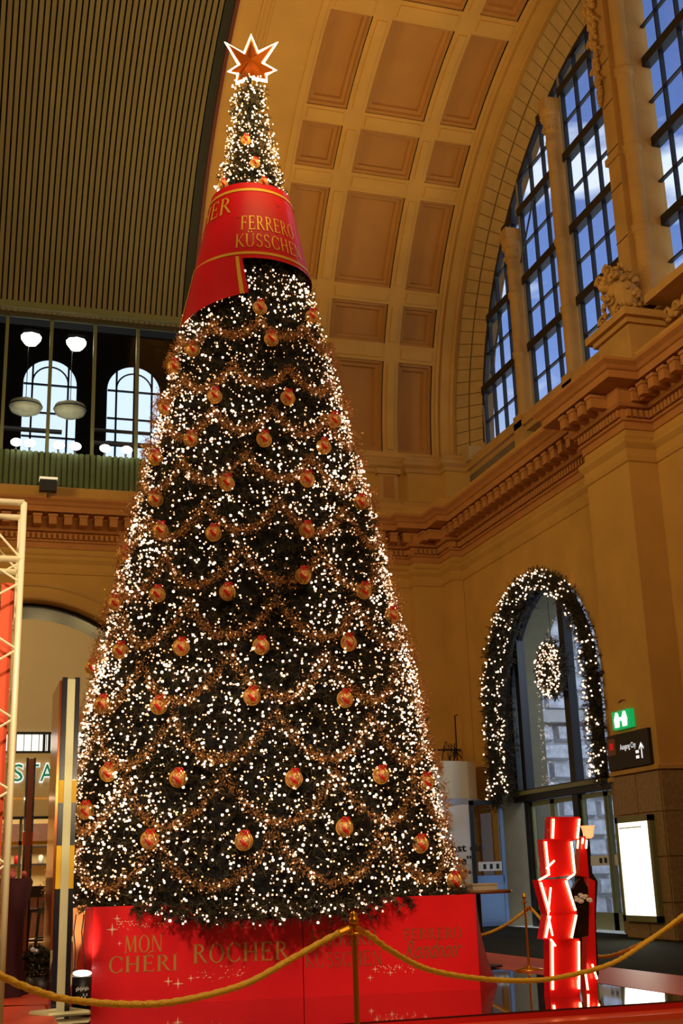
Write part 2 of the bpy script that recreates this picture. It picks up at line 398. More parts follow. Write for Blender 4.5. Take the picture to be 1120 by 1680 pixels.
# slender columns in front of glazing
def column(yc, x, zt, r, rings, cap=True, name='column'):
    mb = MB(); mb.lathe([(r*1.5, 11.72), (r*1.5, 11.85), (r*1.15, 11.95), (r, 12.05), (r, zt-.3), (r*1.15, zt-.28), (r*1.15, zt-.2), (r, zt-.18), (r, zt)], (x, yc, 0), 14)
    c = mb.obj(name, STONE, lun, True)
    rb = MB()
    for z in rings: rb.lathe([(r, z-.1), (r*1.3, z-.06), (r*1.2, z), (r*1.35, z+.05), (r, z+.09)], (x, yc, 0), 14)
    rb.obj('ring', STONE, c, True)
    if cap:
        q = MB(); q.lathe([(r, zt), (r*1.3, zt+.1), (r*1.35, zt+.35), (r*1.9, zt+.5), (r*1.9, zt+.62)], (x, yc, 0), 12)
        for k in range(10):
            a = 2*pi*k/10; q.ball((x+r*1.45*cos(a), yc+r*1.45*sin(a), zt+.12), r*.35, 6, 4); q.ball((x+r*1.6*cos(a+.3), yc+r*1.6*sin(a+.3), zt+.42), r*.38, 6, 4)
        q.box(x-r*1.5, x+.3, yc-r*1.5, yc+r*1.5, zt+.62, zt+.95)
        q.obj('capital', STONE, c)
    MB().box(x+.05, XG+.1, yc-.10, yc+.10, 11.85, zt+.9).obj('mullion', STONE, c)
column(25.22, 12.70, 16.1, .115, [13.55, 15.2])
column(22.62, 12.70, 18.2, .115, [13.55, 15.3])
column(18.86, 12.45, 19.6, .165, [13.5, 15.35, 17.2], True)
MB().box(12.2, XG+.1, 18.98, 19.42, 11.7, 20.75).obj('pier', STONE, lun)
b = MB()
for z in (13.4, 14.6, 15.5, 16.6, 17.6): b.box(12.185, 12.2, 18.98, 19.42, z, z+.02)
b.obj('pier_joint', mat('joint_brown', srgb(110, 82, 48), .9), lun)  # thin darker brown joint lines across the pier
MB().box(12.15, 12.3, 18.93, 19.47, 15.25, 15.4).obj('string_course', STONE, lun)
# carved foliage near the top of the pier
q = MB(); random.seed(3)
for k in range(150):
    t = random.random(); z = 16.7+3.6*t; w = .06+.2*t
    y = 19.36+random.uniform(-w*.8, w*.9); r = random.uniform(.035, .085)*(0.7+t*.6)
    q.ball((12.14-random.random()*.1*t, y, z), r, 6, 4, (1, 1, random.uniform(.8, 1.7)))
for k in range(9):
    z0 = 17.2+k*.36; s = .1+.02*k; sg = 1 if k % 2 else -1
    q.tube([(12.1, 19.36+sg*(.1+s*(1-i/14)*cos(i*.6)), z0+s*(1-i/14)*sin(i*.6)) for i in range(13)], .03, 5)
q.obj('carved_foliage', STONE, lun)
# sill and dark recess under the windows
b = MB(); b.box(12.5, 13.2, 15.0, 28.95, 11.55, 11.72).box(12.56, 13.2, 15.0, 28.95, 11.72, 11.85).box(12.6, 13.2, 15.0, 28.95, 11.42, 11.55)
b.obj('sill', STONE, lun)
for y in (25.17, 22.57): MB().box(12.5, 13.0, y-.22, y+.22, 10.3, 11.9).obj('sill_pier', STONE, lun)
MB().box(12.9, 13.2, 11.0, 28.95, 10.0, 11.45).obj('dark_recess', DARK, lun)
MB().box(12.9, 13.2, -14, 15.85, 11.4, 21).obj('wall_infill', PLASTER, lun)
# --- entablature sweep along back and right walls
def sweep(path, prof):
    mb = MB(); n = len(path); P = [Vector((p[0], p[1])) for p in path]
    nor = []
    for i in range(n-1):
        d = (P[i+1]-P[i]).normalized(); nor.append(Vector((d.y, -d.x)))
    for i in range(n):
        if i == 0: m = nor[0]
        elif i == n-1: m = nor[-1]
        else:
            s = nor[i-1]+nor[i]; m = s/(s.dot(nor[i])) if s.length > .1 else nor[i]
        for (d, z) in prof: q = P[i]+m*d; mb.v.append((q.x, q.y, z))
    k = len(prof)
    for i in range(n-1):
        for j in range(k-1): mb.f.append((i*k+j, (i+1)*k+j, (i+1)*k+j+1, i*k+j+1))
    return mb
PATH = [(-14, 29), (10.95, 29), (10.95, 28.7), (11.7, 28.7), (11.7, 27.9), (12, 27.9), (12, 20.12), (11.4, 20.12), (11.4, 18.55), (12, 18.55), (12, 8)]
PATHV = [(-14, 29), (10.95, 29), (10.95, 28.7), (11.7, 28.7), (11.7, 27.9), (12, 27.9), (12, 8)]
# walls
def arch_wall(axis, c, lo, hi, z1, ac, ar, zs, side0=0.0, n=28, inner=None):
    mb = MB()
    def P(u, z): return (c, u, z) if axis == 'x' else (u, c, z)
    def q(u0, u1, a0, a1, b0, b1): mb.poly([P(u0, a0), P(u1, a1), P(u1, b1), P(u0, b0)])
    q(lo, ac-ar, 0, 0, z1, z1); q(ac+ar, hi, 0, 0, z1, z1)
    for i in range(n):
        a, b_ = pi-pi*i/n, pi-pi*(i+1)/n
        q(ac+ar*cos(a), ac+ar*cos(b_), zs+ar*sin(a), zs+ar*sin(b_), z1, z1)
    return mb
def reveal(axis, c0, c1, ac, ar, zs, n=28, z0=0):
    mb = MB()
    def P(c, u, z): return (c, u, z) if axis == 'x' else (u, c, z)
    pts = [(ac-ar, z0)]+[(ac-ar*cos(pi*i/n), zs+ar*sin(pi*i/n)) for i in range(n+1)]+[(ac+ar, z0)]
    for i in range(len(pts)-1): mb.poly([P(c0, *pts[i]), P(c0, *pts[i+1]), P(c1, *pts[i+1]), P(c1, *pts[i])])
    return mb
AY, AR, AZ = 23.95, 2.65, 4.85
wr = arch_wall('x', XW, -14, 29, 10.1, AY, AR, AZ)
wall_right = struct(wr.obj('wall_right', PLASTER))
reveal('x', XW, 13.3, AY, AR, AZ).obj('arch_reveal', mat('olive_reveal', srgb(116, 106, 78), .8, var=.15), wall_right)
BX, BR, BZ = 1.3, 3.44, 4.3
wb = arch_wall('y', YB, -14, 12, 10.1, BX, BR, BZ)
wall_back = struct(wb.obj('wall_back', PLASTER))
reveal('y', YB, YB+.5, BX, BR, BZ).obj('arch_reveal', STONE, wall_back)
b = MB(); n = 32
for (ra, rb, d) in ((BR+.02, BR+.1, .03), (BR+.32, BR+.38, .03)):
    for i in range(n):
        a, c = pi*i/n, pi*(i+1)/n
        b.add([(BX+r*cos(t), YB-dd, BZ+r*sin(t)) for dd in (0, d) for (r, t) in ((ra, a), (rb, a), (rb, c), (ra, c))], [(4, 5, 6, 7), (0, 1, 5, 4), (2, 3, 7, 6)])
b.obj('archivolt', STONE, wall_back)
# upper back wall behind the vault foot (plinth zone) and hall walls outside the view
b = MB(); b.box(4.9, 13, YB+.06, YB+.3, 10.0, 12.05); b.obj('vault_foot', PLASTER, wall_back)
struct(MB().box(-14.3, -14, -14, 29, 0, 21).obj('wall_left', PLASTER))
struct(MB().box(-14, 13, -14.3, -14, 0, 13).obj('wall_front', PLASTER))
MB().box(-14, 13.2, 10.6, 10.99, 11.9, 21.2).obj('vault_end', PLASTER, ceil)
ent = struct(sweep(PATH, [(0, 9.0), (.03, 9.0), (.03, 9.14), (.08, 9.16), (.08, 9.2), (.05, 9.2), (.05, 9.38), (.16, 9.4), (.2, 9.46), (.2, 9.74), (.58, 9.76), (.58, 9.9), (.62, 9.92), (.66, 9.98), (.74, 10.04), (.74, 10.1), (.0, 10.12)]).obj('trim_1', TRIMM))
sweep(PATH, [(0, 8.36), (.03, 8.38), (.05, 8.46), (.03, 8.5), (.03, 8.62), (.06, 8.66), (.10, 8.72), (.10, 8.8), (.02, 8.86), (0, 8.9)]).obj('architrave_moulding', PLASTER, ent)
sweep(PATHV[:7], [(.0, 10.1), (.42, 10.1), (.42, 10.42), (.36, 10.46), (-.3, 10.5)]).obj('parapet_band', PLASTER, ent)
sweep([(4.95, 29), (10.95, 29), (10.95, 28.8), (11.9, 28.8), (11.9, 28.45), (12.5, 28.45)], [(.0, 11.5), (.04, 11.52), (.05, 11.62), (.14, 11.7), (.16, 11.8), (.1, 11.84), (.06, 11.95), (0, 12.0)]).obj('base_moulding', STONE, ent)
sweep([(4.95, 29), (10.95, 29), (10.95, 28.8), (11.9, 28.8), (11.9, 28.45), (12.6, 28.45)], [(0, 10.4), (.0, 11.9)]).obj('plinth', PLASTER, ent)
sweep([(4.95, 29), (10.95, 29), (10.95, 28.8), (12, 28.8)], [(.22, 10.45), (.22, 10.62), (.02, 10.7)]).obj('plinth_step', PLASTER, ent)
# little plinth pilaster
q = onz  # noqa
b = MB(); b.box(10.15, 10.68, 28.86, 29, 10.62, 11.6).box(10.08, 10.75, 28.8, 29, 11.45, 11.6).box(10.1, 10.73, 28.82, 29, 10.6, 10.7)
pp = b.obj('plinth_pilaster', STONE, ent)
MB().box(10.27, 10.56, 28.845, 28.87, 10.8, 11.4).obj('panel', COFF, pp)
# modillions and dentils
bm = MB(); bm.box(-.09, .09, 0, .34, 0, .25); bm.box(-.11, .11, 0, .36, .19, .25)
mod_me = bm.mesh('modillion', TRIMM)
dent = MB(); segs = list(zip(PATH[:-1], PATH[1:]))
for (a, c) in segs:
    a, c = Vector(a), Vector(c); d = (c-a); Ls = d.length; d.normalize(); nrm = Vector((d.y, -d.x))
    if a.x < -2 and c.x > 0: s0 = 13.0
    else: s0 = 0
    rotz = atan2(nrm.y, nrm.x)-pi/2
    lo, hi = s0-.0, Ls
    if Ls < 1: cnt = max(1, int(Ls/.36)); pos = [Ls*(i+.5)/cnt for i in range(cnt)]
    else: pos = [lo+.2+.36*i for i in range(int((hi-lo-.3)/.36)+1)]
    for s in pos:
        p = a+d*s+nrm*.2
        if p.y > 12: inst('modillion', mod_me, ent, (p.x, p.y, 9.47), (0, 0, rotz))
    s = lo+.05
    while s < hi:
        p = a+d*s; t = .035
        c4 = [p-d*t+nrm*.05, p+d*t+nrm*.05, p+d*t+nrm*.13, p-d*t+nrm*.13]
        if p.y > 12: dent.add([(v.x, v.y, 9.22) for v in c4]+[(v.x, v.y, 9.36) for v in c4], [(0, 1, 2, 3), (4, 5, 6, 7), (0, 1, 5, 4), (1, 2, 6, 5), (2, 3, 7, 6), (3, 0, 4, 7)])
        s += .125
dent.obj('dentil_course', TRIMM, ent, kind='stuff')
# corner pier and pilaster
MB().box(10.95, 11.98, 28.7, 28.99, 0, 9.05).box(11.7, 11.99, 27.9, 28.75, 0, 9.05).obj('corner_pier', PLASTER, wall_right)
pil = MB().box(11.4, 12.0, 18.55, 20.12, 0, 9.05).obj('pilaster', PLASTER, wall_right, label='tall plaster pilaster beside the arched doorway')
sweep([(12, 20.12), (11.4, 20.12), (11.4, 18.55), (12, 18.55)], [(.0, 2.78), (.07, 2.8), (.07, 2.86), (.0, 2.9)]).obj('dado_moulding', STONE, pil)
# cladding slabs on the pilaster foot and the wall foot
def slab(x0, x1, y0, y1, z0, z1, par): MB().box(x0, x1, y0, y1, z0, z1).obj('stone_slab', CLAD, par)
zr = [0.02, .62, 1.36, 2.1, 2.78]
for j in range(4):
    za, zb = zr[j]+.008, zr[j+1]-.008
    for (ya, yb) in ((18.56, 19.33), (19.35, 20.11)): slab(11.365, 11.4, ya, yb, za, zb, pil)
    slab(11.38, 11.99, 18.515, 18.55, za, zb, pil)
    for (ya, yb) in ((17.3, 18.5), (16.0, 17.28)): slab(11.965, 12.0, ya, yb, za, zb, pil)
    slab(11.965, 12.0, 20.14, 21.28, za, zb, pil)
b = MB().box(11.9, 12.0, 16, 21.28, 2.78, 2.86); b.obj('dado_strip', STONE, pil)
# pedestal with a carved scroll beast above the cornice
ped = MB(); ped.box(11.5, 12.5, 18.2, 19.35, 10.1, 11.0).box(11.42, 12.5, 18.12, 19.43, 11.0, 11.1).box(11.32, 12.5, 18.0, 19.55, 11.1, 11.25).box(11.45, 12.5, 18.15, 19.4, 10.1, 10.3)
pd = ped.obj('pedestal', STONE, wall_right)
q = MB(); random.seed(5); BX0, BY0, BZ0 = 11.75, 18.72, 11.25
q.ball((BX0, BY0, BZ0+.55), .34, 12, 8, (.9, 1, 1.5)); q.ball((BX0-.1, BY0+.05, BZ0+.95), .22, 10, 7); q.ball((BX0-.28, BY0+.12, BZ0+.8), .12, 8, 6, (1.3, 1, .8))
for k in range(70):
    a = random.uniform(0, 2*pi); z = random.uniform(.1, 1.2); rr = .36*sqrt(max(.1, 1-((z-.55)/.75)**2))
    q.ball((BX0-.03+rr*cos(a), BY0+rr*sin(a), BZ0+z), random.uniform(.04, .075), 6, 4)
for (y, z, s) in ((-.32, .14, .16), (.3, .14, .16), (-.3, .9, .14), (.3, 1.0, .14), (0, 1.12, .12), (-.05, .45, .15)):
    q.tube([(BX0-.3, BY0+y+s*(1-i/18)*cos(i*.55), BZ0+z+s*(1-i/18)*sin(i*.55)) for i in range(17)], .035, 6)
    q.tube([(BX0, BY0+y+s*(1-i/18)*cos(i*.55), BZ0+z+s*(1-i/18)*sin(i*.55)) for i in range(17)], .035, 6)
q.obj('carved_beast', STONE, pd)
# balustrade right of the pedestal
b = MB(); b.box(11.9, 12.6, 12, 18.2, 11.45, 11.62).box(12.1, 12.6, 12, 18.2, 10.4, 10.6).box(12.5, 12.6, 12, 18.2, 10.4, 11.5)
bal = b.obj('balustrade', STONE, wall_right)
for k in range(8):
    y = 17.8-k*.62; q = MB()
    for sg in (1, -1): q.tube([(12.2, y+sg*.14+.13*(1-i/15)*cos(i*.5)*sg, 11.1+.2*(1-i/15)*sin(i*.5)) for i in range(14)], .045, 5)
    q.ball((12.2, y, 11.1), .09, 8, 5); q.obj('baluster_scroll', STONE, bal)

# --- arched doorway glazing (right wall)
door = struct(empty('door_1', (12.55, AY, 0)))
XD = 12.5
b = MB()
for i in range(28):
    a, c = pi*i/28, pi*(i+1)/28
    b.add([(x_, AY+r*cos(t), AZ+r*sin(t)) for x_ in (XD-.06, XD+.06) for (r, t) in ((AR, a), (AR-.12, a), (AR-.12, c), (AR, c))], [(0, 1, 2, 3), (0, 1, 5, 4), (1, 2, 6, 5), (4, 5, 6, 7)])
b.box(XD-.06, XD+.06, AY-AR, AY-AR+.12, 2.9, AZ).box(XD-.06, XD+.06, AY+AR-.12, AY+AR, 2.9, AZ)
b.obj('arch_frame', IRON, door)
MB().box(XD-.14, XD+.1, AY-AR, AY+AR, 2.72, 2.98).obj('transom', IRON, door)
MB().box(XD-.18, XD-.14, AY-AR, AY+AR, 2.86, 2.95).obj('transom_edge', OLIVEM, door, label='lit olive edge of the transom')
for y, w in ((26.02, .1), (23.63, .12)):
    zt = AZ+sqrt(AR**2-(y-AY)**2); MB().box(XD-.1, XD+.1, y-w, y+w, 0, zt).obj('mullion', IRON, door)
def dpane(y0, y1, z0):
    pts = [(XD, y0, z0), (XD, y1, z0)]
    for i in range(9):
        y = y1+(y0-y1)*i/8; pts.append((XD, y, AZ+sqrt(max(0, (AR-.1)**2-(y-AY)**2))))
    MB().poly(pts).obj('pane', GLASSD, door)
dpane(21.42, 23.5, 2.98); dpane(23.76, 25.91, 2.98); dpane(26.13, 26.48, 2.98)
for (ya, yb) in ((21.35, 22.4), (22.45, 23.5), (23.76, 24.8), (24.85, 25.9)):
    f = MB(); w = .07
    f.box(XD-.04, XD+.04, ya, ya+w, .02, 2.7).box(XD-.04, XD+.04, yb-w, yb, .02, 2.7).box(XD-.04, XD+.04, ya, yb, 2.6, 2.7).box(XD-.04, XD+.04, ya, yb, .02, .35)
    d = f.obj('door_leaf', OLIVEM, door)
    MB().poly([(XD, ya+w, .35), (XD, yb-w, .35), (XD, yb-w, 2.6), (XD, ya+w, 2.6)]).obj('pane', GLASSD, d)
    MB().box(XD-.02, XD-.012, ya+w, yb-w, 1.25, 1.45).obj('pictogram_band', BANDW, d)
    for k in range(2): MB().box(XD-.03, XD-.022, ya+.18+k*.2, ya+.28+k*.2, 1.3, 1.4).obj('pictogram', INK, d)
# outside: rusticated wall, pale arch, cornice seen through the doorway
ext = struct(empty('wall_outside', (14.5, 29.5, 0)))
MB().box(13.35, 17.45, 30.05, 30.4, -.2, 9.0).obj('backing', EXTP, ext)
random.seed(11); zz = 0
while zz < 8.4:
    h = .5 if 4.9 > zz or zz > 5.3 else .3
    if 4.8 < zz < 5.3:
        MB().box(13.4, 18.6, 29.55, 30.1, zz, zz+.32).obj('ledge', EXTP, ext); zz += .34; continue
    xx = 14.35+(.0 if int(zz*10) % 2 else .25)
    while xx < 17.6:
        w = random.choice((.7, .9, 1.1)); d = random.uniform(.0, .12)
        q = MB(); y0 = 30.06; g = .03
        q.add([(xx+g, y0, zz+g), (xx+w-g, y0, zz+g), (xx+w-g, y0, zz+h-g), (xx+g, y0, zz+h-g),
               (xx+.08, y0-.18-d, zz+.08), (xx+w-.08, y0-.2-d*.6, zz+.07), (xx+w-.09, y0-.16-d*.8, zz+h-.08), (xx+.08, y0-.2-d*.5, zz+h-.09)],
              [(4, 5, 6, 7), (0, 1, 5, 4), (1, 2, 6, 5), (2, 3, 7, 6), (3, 0, 4, 7)])
        q.obj('stone', EXTST, ext); xx += w
    zz += h
b = MB().box(13.36, 14.3, 29.75, 30.06, 0, 4.7).box(13.36, 14.42, 29.68, 30.06, 4.55, 4.78); b.obj('outer_pilaster', EXTP, ext)
b = MB()
for i in range(16):
    a, c = pi/2*i/16, pi/2*(i+1)/16
    b.add([(13.3+r*cos(t)*.5-.0, yy, 4.8+r*sin(t)*1.5) for yy in (29.7, 29.95) for (r, t) in ((2.1, a), (2.6, a), (2.6, c), (2.1, c))], [(0, 1, 2, 3), (0, 3, 7, 4), (1, 5, 6, 2)])
b.obj('outer_arch', EXTP, ext)
MB().box(13.3, 30, 15, 34, -.25, -.02).obj('pavement', EXTP, ext)
# --- back-wall arch infill: beige screen, dark ring, bright strip, shop front
inf = struct(empty('window_2', (BX, 29.4, 0)))
b = MB(); pts = [(BX+3.02*cos(pi*i/40), 29.35, 4.3+3.02*sin(pi*i/40)) for i in range(41)]
b.extr(pts, (0, .06, 0)); b.box(-1.72, 4.32, 29.35, 29.41, 4.62, 4.62+.01)
b.obj('beige_panel', BEIGEP, inf, label='half round beige panel filling the arch')
MB().box(-2.2, 4.8, 29.5, 29.55, 4.1, 7.8).obj('dark_glazing', mat('dark_glazing', srgb(8, 14, 14), .15), inf)
MB().box(-2.1, 4.7, 29.3, 29.34, 4.20, 4.60).obj('bright_strip', SKYL, inf, label='bright lit clerestory strip')
b = MB()
for x0 in [-.9+.17*i for i in range(30)]: b.box(x0, x0+.015, 29.27, 29.3, 4.2, 4.6)
b.box(-2.1, 4.7, 29.26, 29.31, 4.58, 4.64).box(-2.1, 4.7, 29.26, 29.31, 4.14, 4.2).box(1.74, 1.80, 29.24, 29.3, 4.2, 4.6).box(1.86, 1.92, 29.24, 29.3, 4.2, 4.6)
b.obj('strip_bars', BLACKM, inf)
fas = MB().box(-2.1, 4.74, 29.2, 29.34, 3.15, 4.14); fas.box(-2.1, 4.74, 29.15, 29.3, 2.72, 3.05).box(-2.1, 4.74, 29.18, 29.3, 3.05, 3.09)
fas.obj('fascia', CREAM, inf)
MB().box(-2.1, 4.74, 29.12, 29.2, 2.66, 2.72).obj('fascia_shadow', BLACKM, inf)
# --- upper left: glazing over the concourse
gz = struct(empty('window_3', (2, 29, 11.4)))
for k in range(-3, 4):
    x = 1.53+1.09*k
    MB().box(x-.04, x+.04, 28.86, 29.0, 11.4, 15.15).obj('mullion', OLIVEM, gz)
    MB().poly([(x+.04, 28.95, 11.4), (x+1.05, 28.95, 11.4), (x+1.05, 28.95, 15.1), (x+.04, 28.95, 15.1)]).obj('pane', GLASS, gz)
MB().box(-3, 5.05, 28.4, 29.0, 15.02, 15.2).obj('head_rail', OLIVEM, gz)
MB().box(-14, -2.0, 28.9, 29.0, 11.4, 15.2).obj('blank_panel', DARK, gz)
par = MB().box(-14, 5.0, 28.75, 29.0, 10.1, 11.36); pa = par.obj('parapet', GREEN, gz)
sp = MB().box(-.045, .045, 28.68, 28.75, 10.14, 11.36).mesh('green_slat', GREEN)
for k in range(46): inst('green_slat', sp, pa, (-1.2+.137*k, 0, 0))
# train shed beyond
far = struct(empty('wall_far', (4, 50, 12)))
def far_arch(x0, x1, z0, zs, ztop):
    return (x0, x1, z0, zs, ztop)
A1, A2 = (1.55, 3.8, 17.5, 22.0), (5.12, 7.43, 17.5, 22.0)
b = MB(); lastx = -14
for (x0, x1, z0, zs) in (A1, A2):
    b.poly([(lastx, 50, 0), (x0, 50, 0), (x0, 50, 34), (lastx, 50, 34)])
    b.poly([(x0, 50, 0), (x1, 50, 0), (x1, 50, z0), (x0, 50, z0)])
    xc, rr = (x0+x1)/2, (x1-x0)/2
    for i in range(20):
        a, c = pi-pi*i/20, pi-pi*(i+1)/20
        b.poly([(xc+rr*cos(a), 50, zs+rr*sin(a)), (xc+rr*cos(c), 50, zs+rr*sin(c)), (xc+rr*cos(c), 50, 34), (xc+rr*cos(a), 50, 34)])
    lastx = x1
b.poly([(lastx, 50, 0), (14, 50, 0), (14, 50, 34), (lastx, 50, 34)])
b.obj('shed_wall', DARK, far)
MB().box(-15, -14, 29.6, 50, 0, 34).box(13.22, 13.34, 30.5, 50, 0, 34).box(-14, 14, 29.5, 50, 33, 34).box(-14, 14, 29.5, 30, 15.3, 33).obj('shed_shell', DARK, far)
MB().box(-14, 13.2, 33.8, 50, 9.6, 9.8).obj('shed_deck', DARK, far)
for (x0, x1, z0, zs) in (A1, A2):
    b = MB(); xc, rr = (x0+x1)/2, (x1-x0)/2
    for x in (x0+rr*.33, xc, x1-rr*.33): b.box(x-.04, x+.04, 49.8, 49.9, z0, zs+(rr*.7 if x != xc else rr))
    for z in (18.4, 19.5, 20.6, 21.9): b.box(x0, x1, 49.8, 49.9, z-.035, z+.035)
    b.tube([(xc+rr*.67*cos(pi*i/16), 49.85, zs+rr*.67*sin(pi*i/16)) for i in range(17)], .04, 5)
    b.obj('window_bars', IRON, far)
    MB().poly([(xc+rr*cos(pi*i/20), 49.95, zs+rr*sin(pi*i/20)) for i in range(21)]+[(x0, 49.95, z0), (x1, 49.95, z0)]).obj('pane', GLASS, far)
MB().box(-1, 2.6, 40, 40.2, 16.1, 16.2).box(3.6, 6, 40, 40.2, 15.8, 15.9).box(3.6, 6, 40, 40.2, 16.3, 16.36).obj('catwalk_rail', GREYM, far)

# ================================================================== OBJECTS
# ---------------- stage (glossy platform) with a rim
SZ = .10
stg = empty('stage', (4, 12, 0), 'low glossy dark red stage carrying the tree base and the neon display', 'stage')
st = MB(); st.extr([(-.5, 9.72, 0), (7.3, 9.72, 0), (7.3, 17.2, 0), (-.5, 17.2, 0)], (0, 0, SZ-.012)); st.obj('edge', STAGER, stg)
MB().extr([(-.48, 9.76, SZ-.012), (6.2, 9.76, SZ-.012), (6.2, 17.18, SZ-.012), (-.48, 17.18, SZ-.012)], (0, 0, .012)).obj('top', GLOSSF, stg)
MB().box(6.2, 7.28, 9.76, 17.18, SZ-.012, SZ+.003).obj('rim', RIM, stg, label='coral coloured satin rim along the right of the stage')

MB().box(-.5, 7.3, 9.42, 9.72, 0, .045).obj('lower_step', mat('orange_step', srgb(236, 84, 46), .3), stg, label='orange step strip along the front of the stage')
# ---------------- red box under the tree
A0, B0 = Vector((1.27, 12.35, 0)), Vector((4.97, 11.76, 0))
dx = (B0-A0).normalized(); inn = Vector((-dx.y, dx.x, 0)); LB = (B0-A0).length; HB0, HB1 = SZ, .99
def bx3(u, v, z): q = A0+dx*u+inn*v; return (q.x, q.y, z)
base = empty('red_base_box', bx3(LB/2, 1.9, SZ), 'big red printed box around the foot of the christmas tree', 'box')
def bpanel(name, u0, u1, par=base):
    MB().add([bx3(u0, 0, HB0), bx3(u1, 0, HB0), bx3(u1, 0, HB1), bx3(u0, 0, HB1), bx3(u0, .04, HB0), bx3(u1, .04, HB0), bx3(u1, .04, HB1), bx3(u0, .04, HB1)],
             [(0, 1, 2, 3), (0, 4, 5, 1), (1, 5, 6, 2), (2, 6, 7, 3), (3, 7, 4, 0)]).obj(name, REDP, par)
bpanel('front_panel', 0, LB*.535); bpanel('front_panel', LB*.537, LB)
# flared cloth ends
def flare(u0, sg, m, nm):
    q = MB(); n = 8
    for i in range(n+1):
        t = i/n; z = HB1-(HB1-HB0)*t; f = sg*(.05+.17*t**2.2)
        q.v += [bx3(u0, 0.0, z), bx3(u0+f+.05*sg, .35, z), bx3(u0+f*1.3+.04*sg, 3.6, z)]
    for i in range(n):
        for k in range(2): q.f.append((3*i+k, 3*i+k+1, 3*i+k+4, 3*i+k+3))
    q.obj(nm, m, base, True)
ENDC = mat('end_cloth_red', srgb(196, 14, 26), .7)
flare(LB, 1, ENDC, 'end_cloth'); flare(0, -1, ENDC, 'end_cloth')
MB().add([bx3(-.03, 3.6, HB0), bx3(LB+.05, 3.6, HB0), bx3(LB+.05, 3.6, HB1), bx3(-.03, 3.6, HB1)], [(0, 1, 2, 3)]).obj('back_panel', REDP, base)
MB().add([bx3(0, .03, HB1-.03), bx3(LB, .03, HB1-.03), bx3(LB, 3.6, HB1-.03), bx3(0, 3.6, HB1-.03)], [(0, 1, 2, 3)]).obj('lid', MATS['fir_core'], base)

# ---------------- serif lettering made of strokes
def seg(x0, y0, x1, y1, w):
    d = Vector((x1-x0, y1-y0)); n = Vector((-d.y, d.x)).normalized()*w/2; k = max(1, int(d.length/.12)); o = []
    if abs(d.y) > abs(d.x)*.3: n = Vector((w/2*(1 if n.x > 0 else -1)*max(1, abs(n.x) and 1), 0))
    for i in range(k):
        a = Vector((x0, y0))+d*i/k; c = Vector((x0, y0))+d*(i+1)/k; o.append([a-n, a+n, c+n, c-n])
    return o
def arc(cx, cy, rx, ry, a0, a1, wt, wn):
    o = []; k = max(4, int(abs(a1-a0)/18))
    for i in range(k):
        q = []
        for a in (radians(a0+(a1-a0)*i/k), radians(a0+(a1-a0)*(i+1)/k)):
            w = wn+(wt-wn)*abs(cos(a))**1.5; q.append((a, w))
        (a, wa), (b_, wb2) = q
        o.append([Vector((cx+(rx-wa)*cos(a), cy+(ry-wa*.8)*sin(a))), Vector((cx+rx*cos(a), cy+ry*sin(a))), Vector((cx+rx*cos(b_), cy+ry*sin(b_))), Vector((cx+(rx-wb2)*cos(b_), cy+(ry-wb2*.8)*sin(b_)))])
    return o
T, H = .15, .06
def ser(x, y, w=.13, h=.035): s = 1 if y < .5 else -1; return [[Vector((x-w, y)), Vector((x+w, y)), Vector((x+w, y+s*h)), Vector((x-w, y+s*h))]]
def stem(x): return seg(x, 0, x, 1, T)+ser(x, 0)+ser(x, 1)
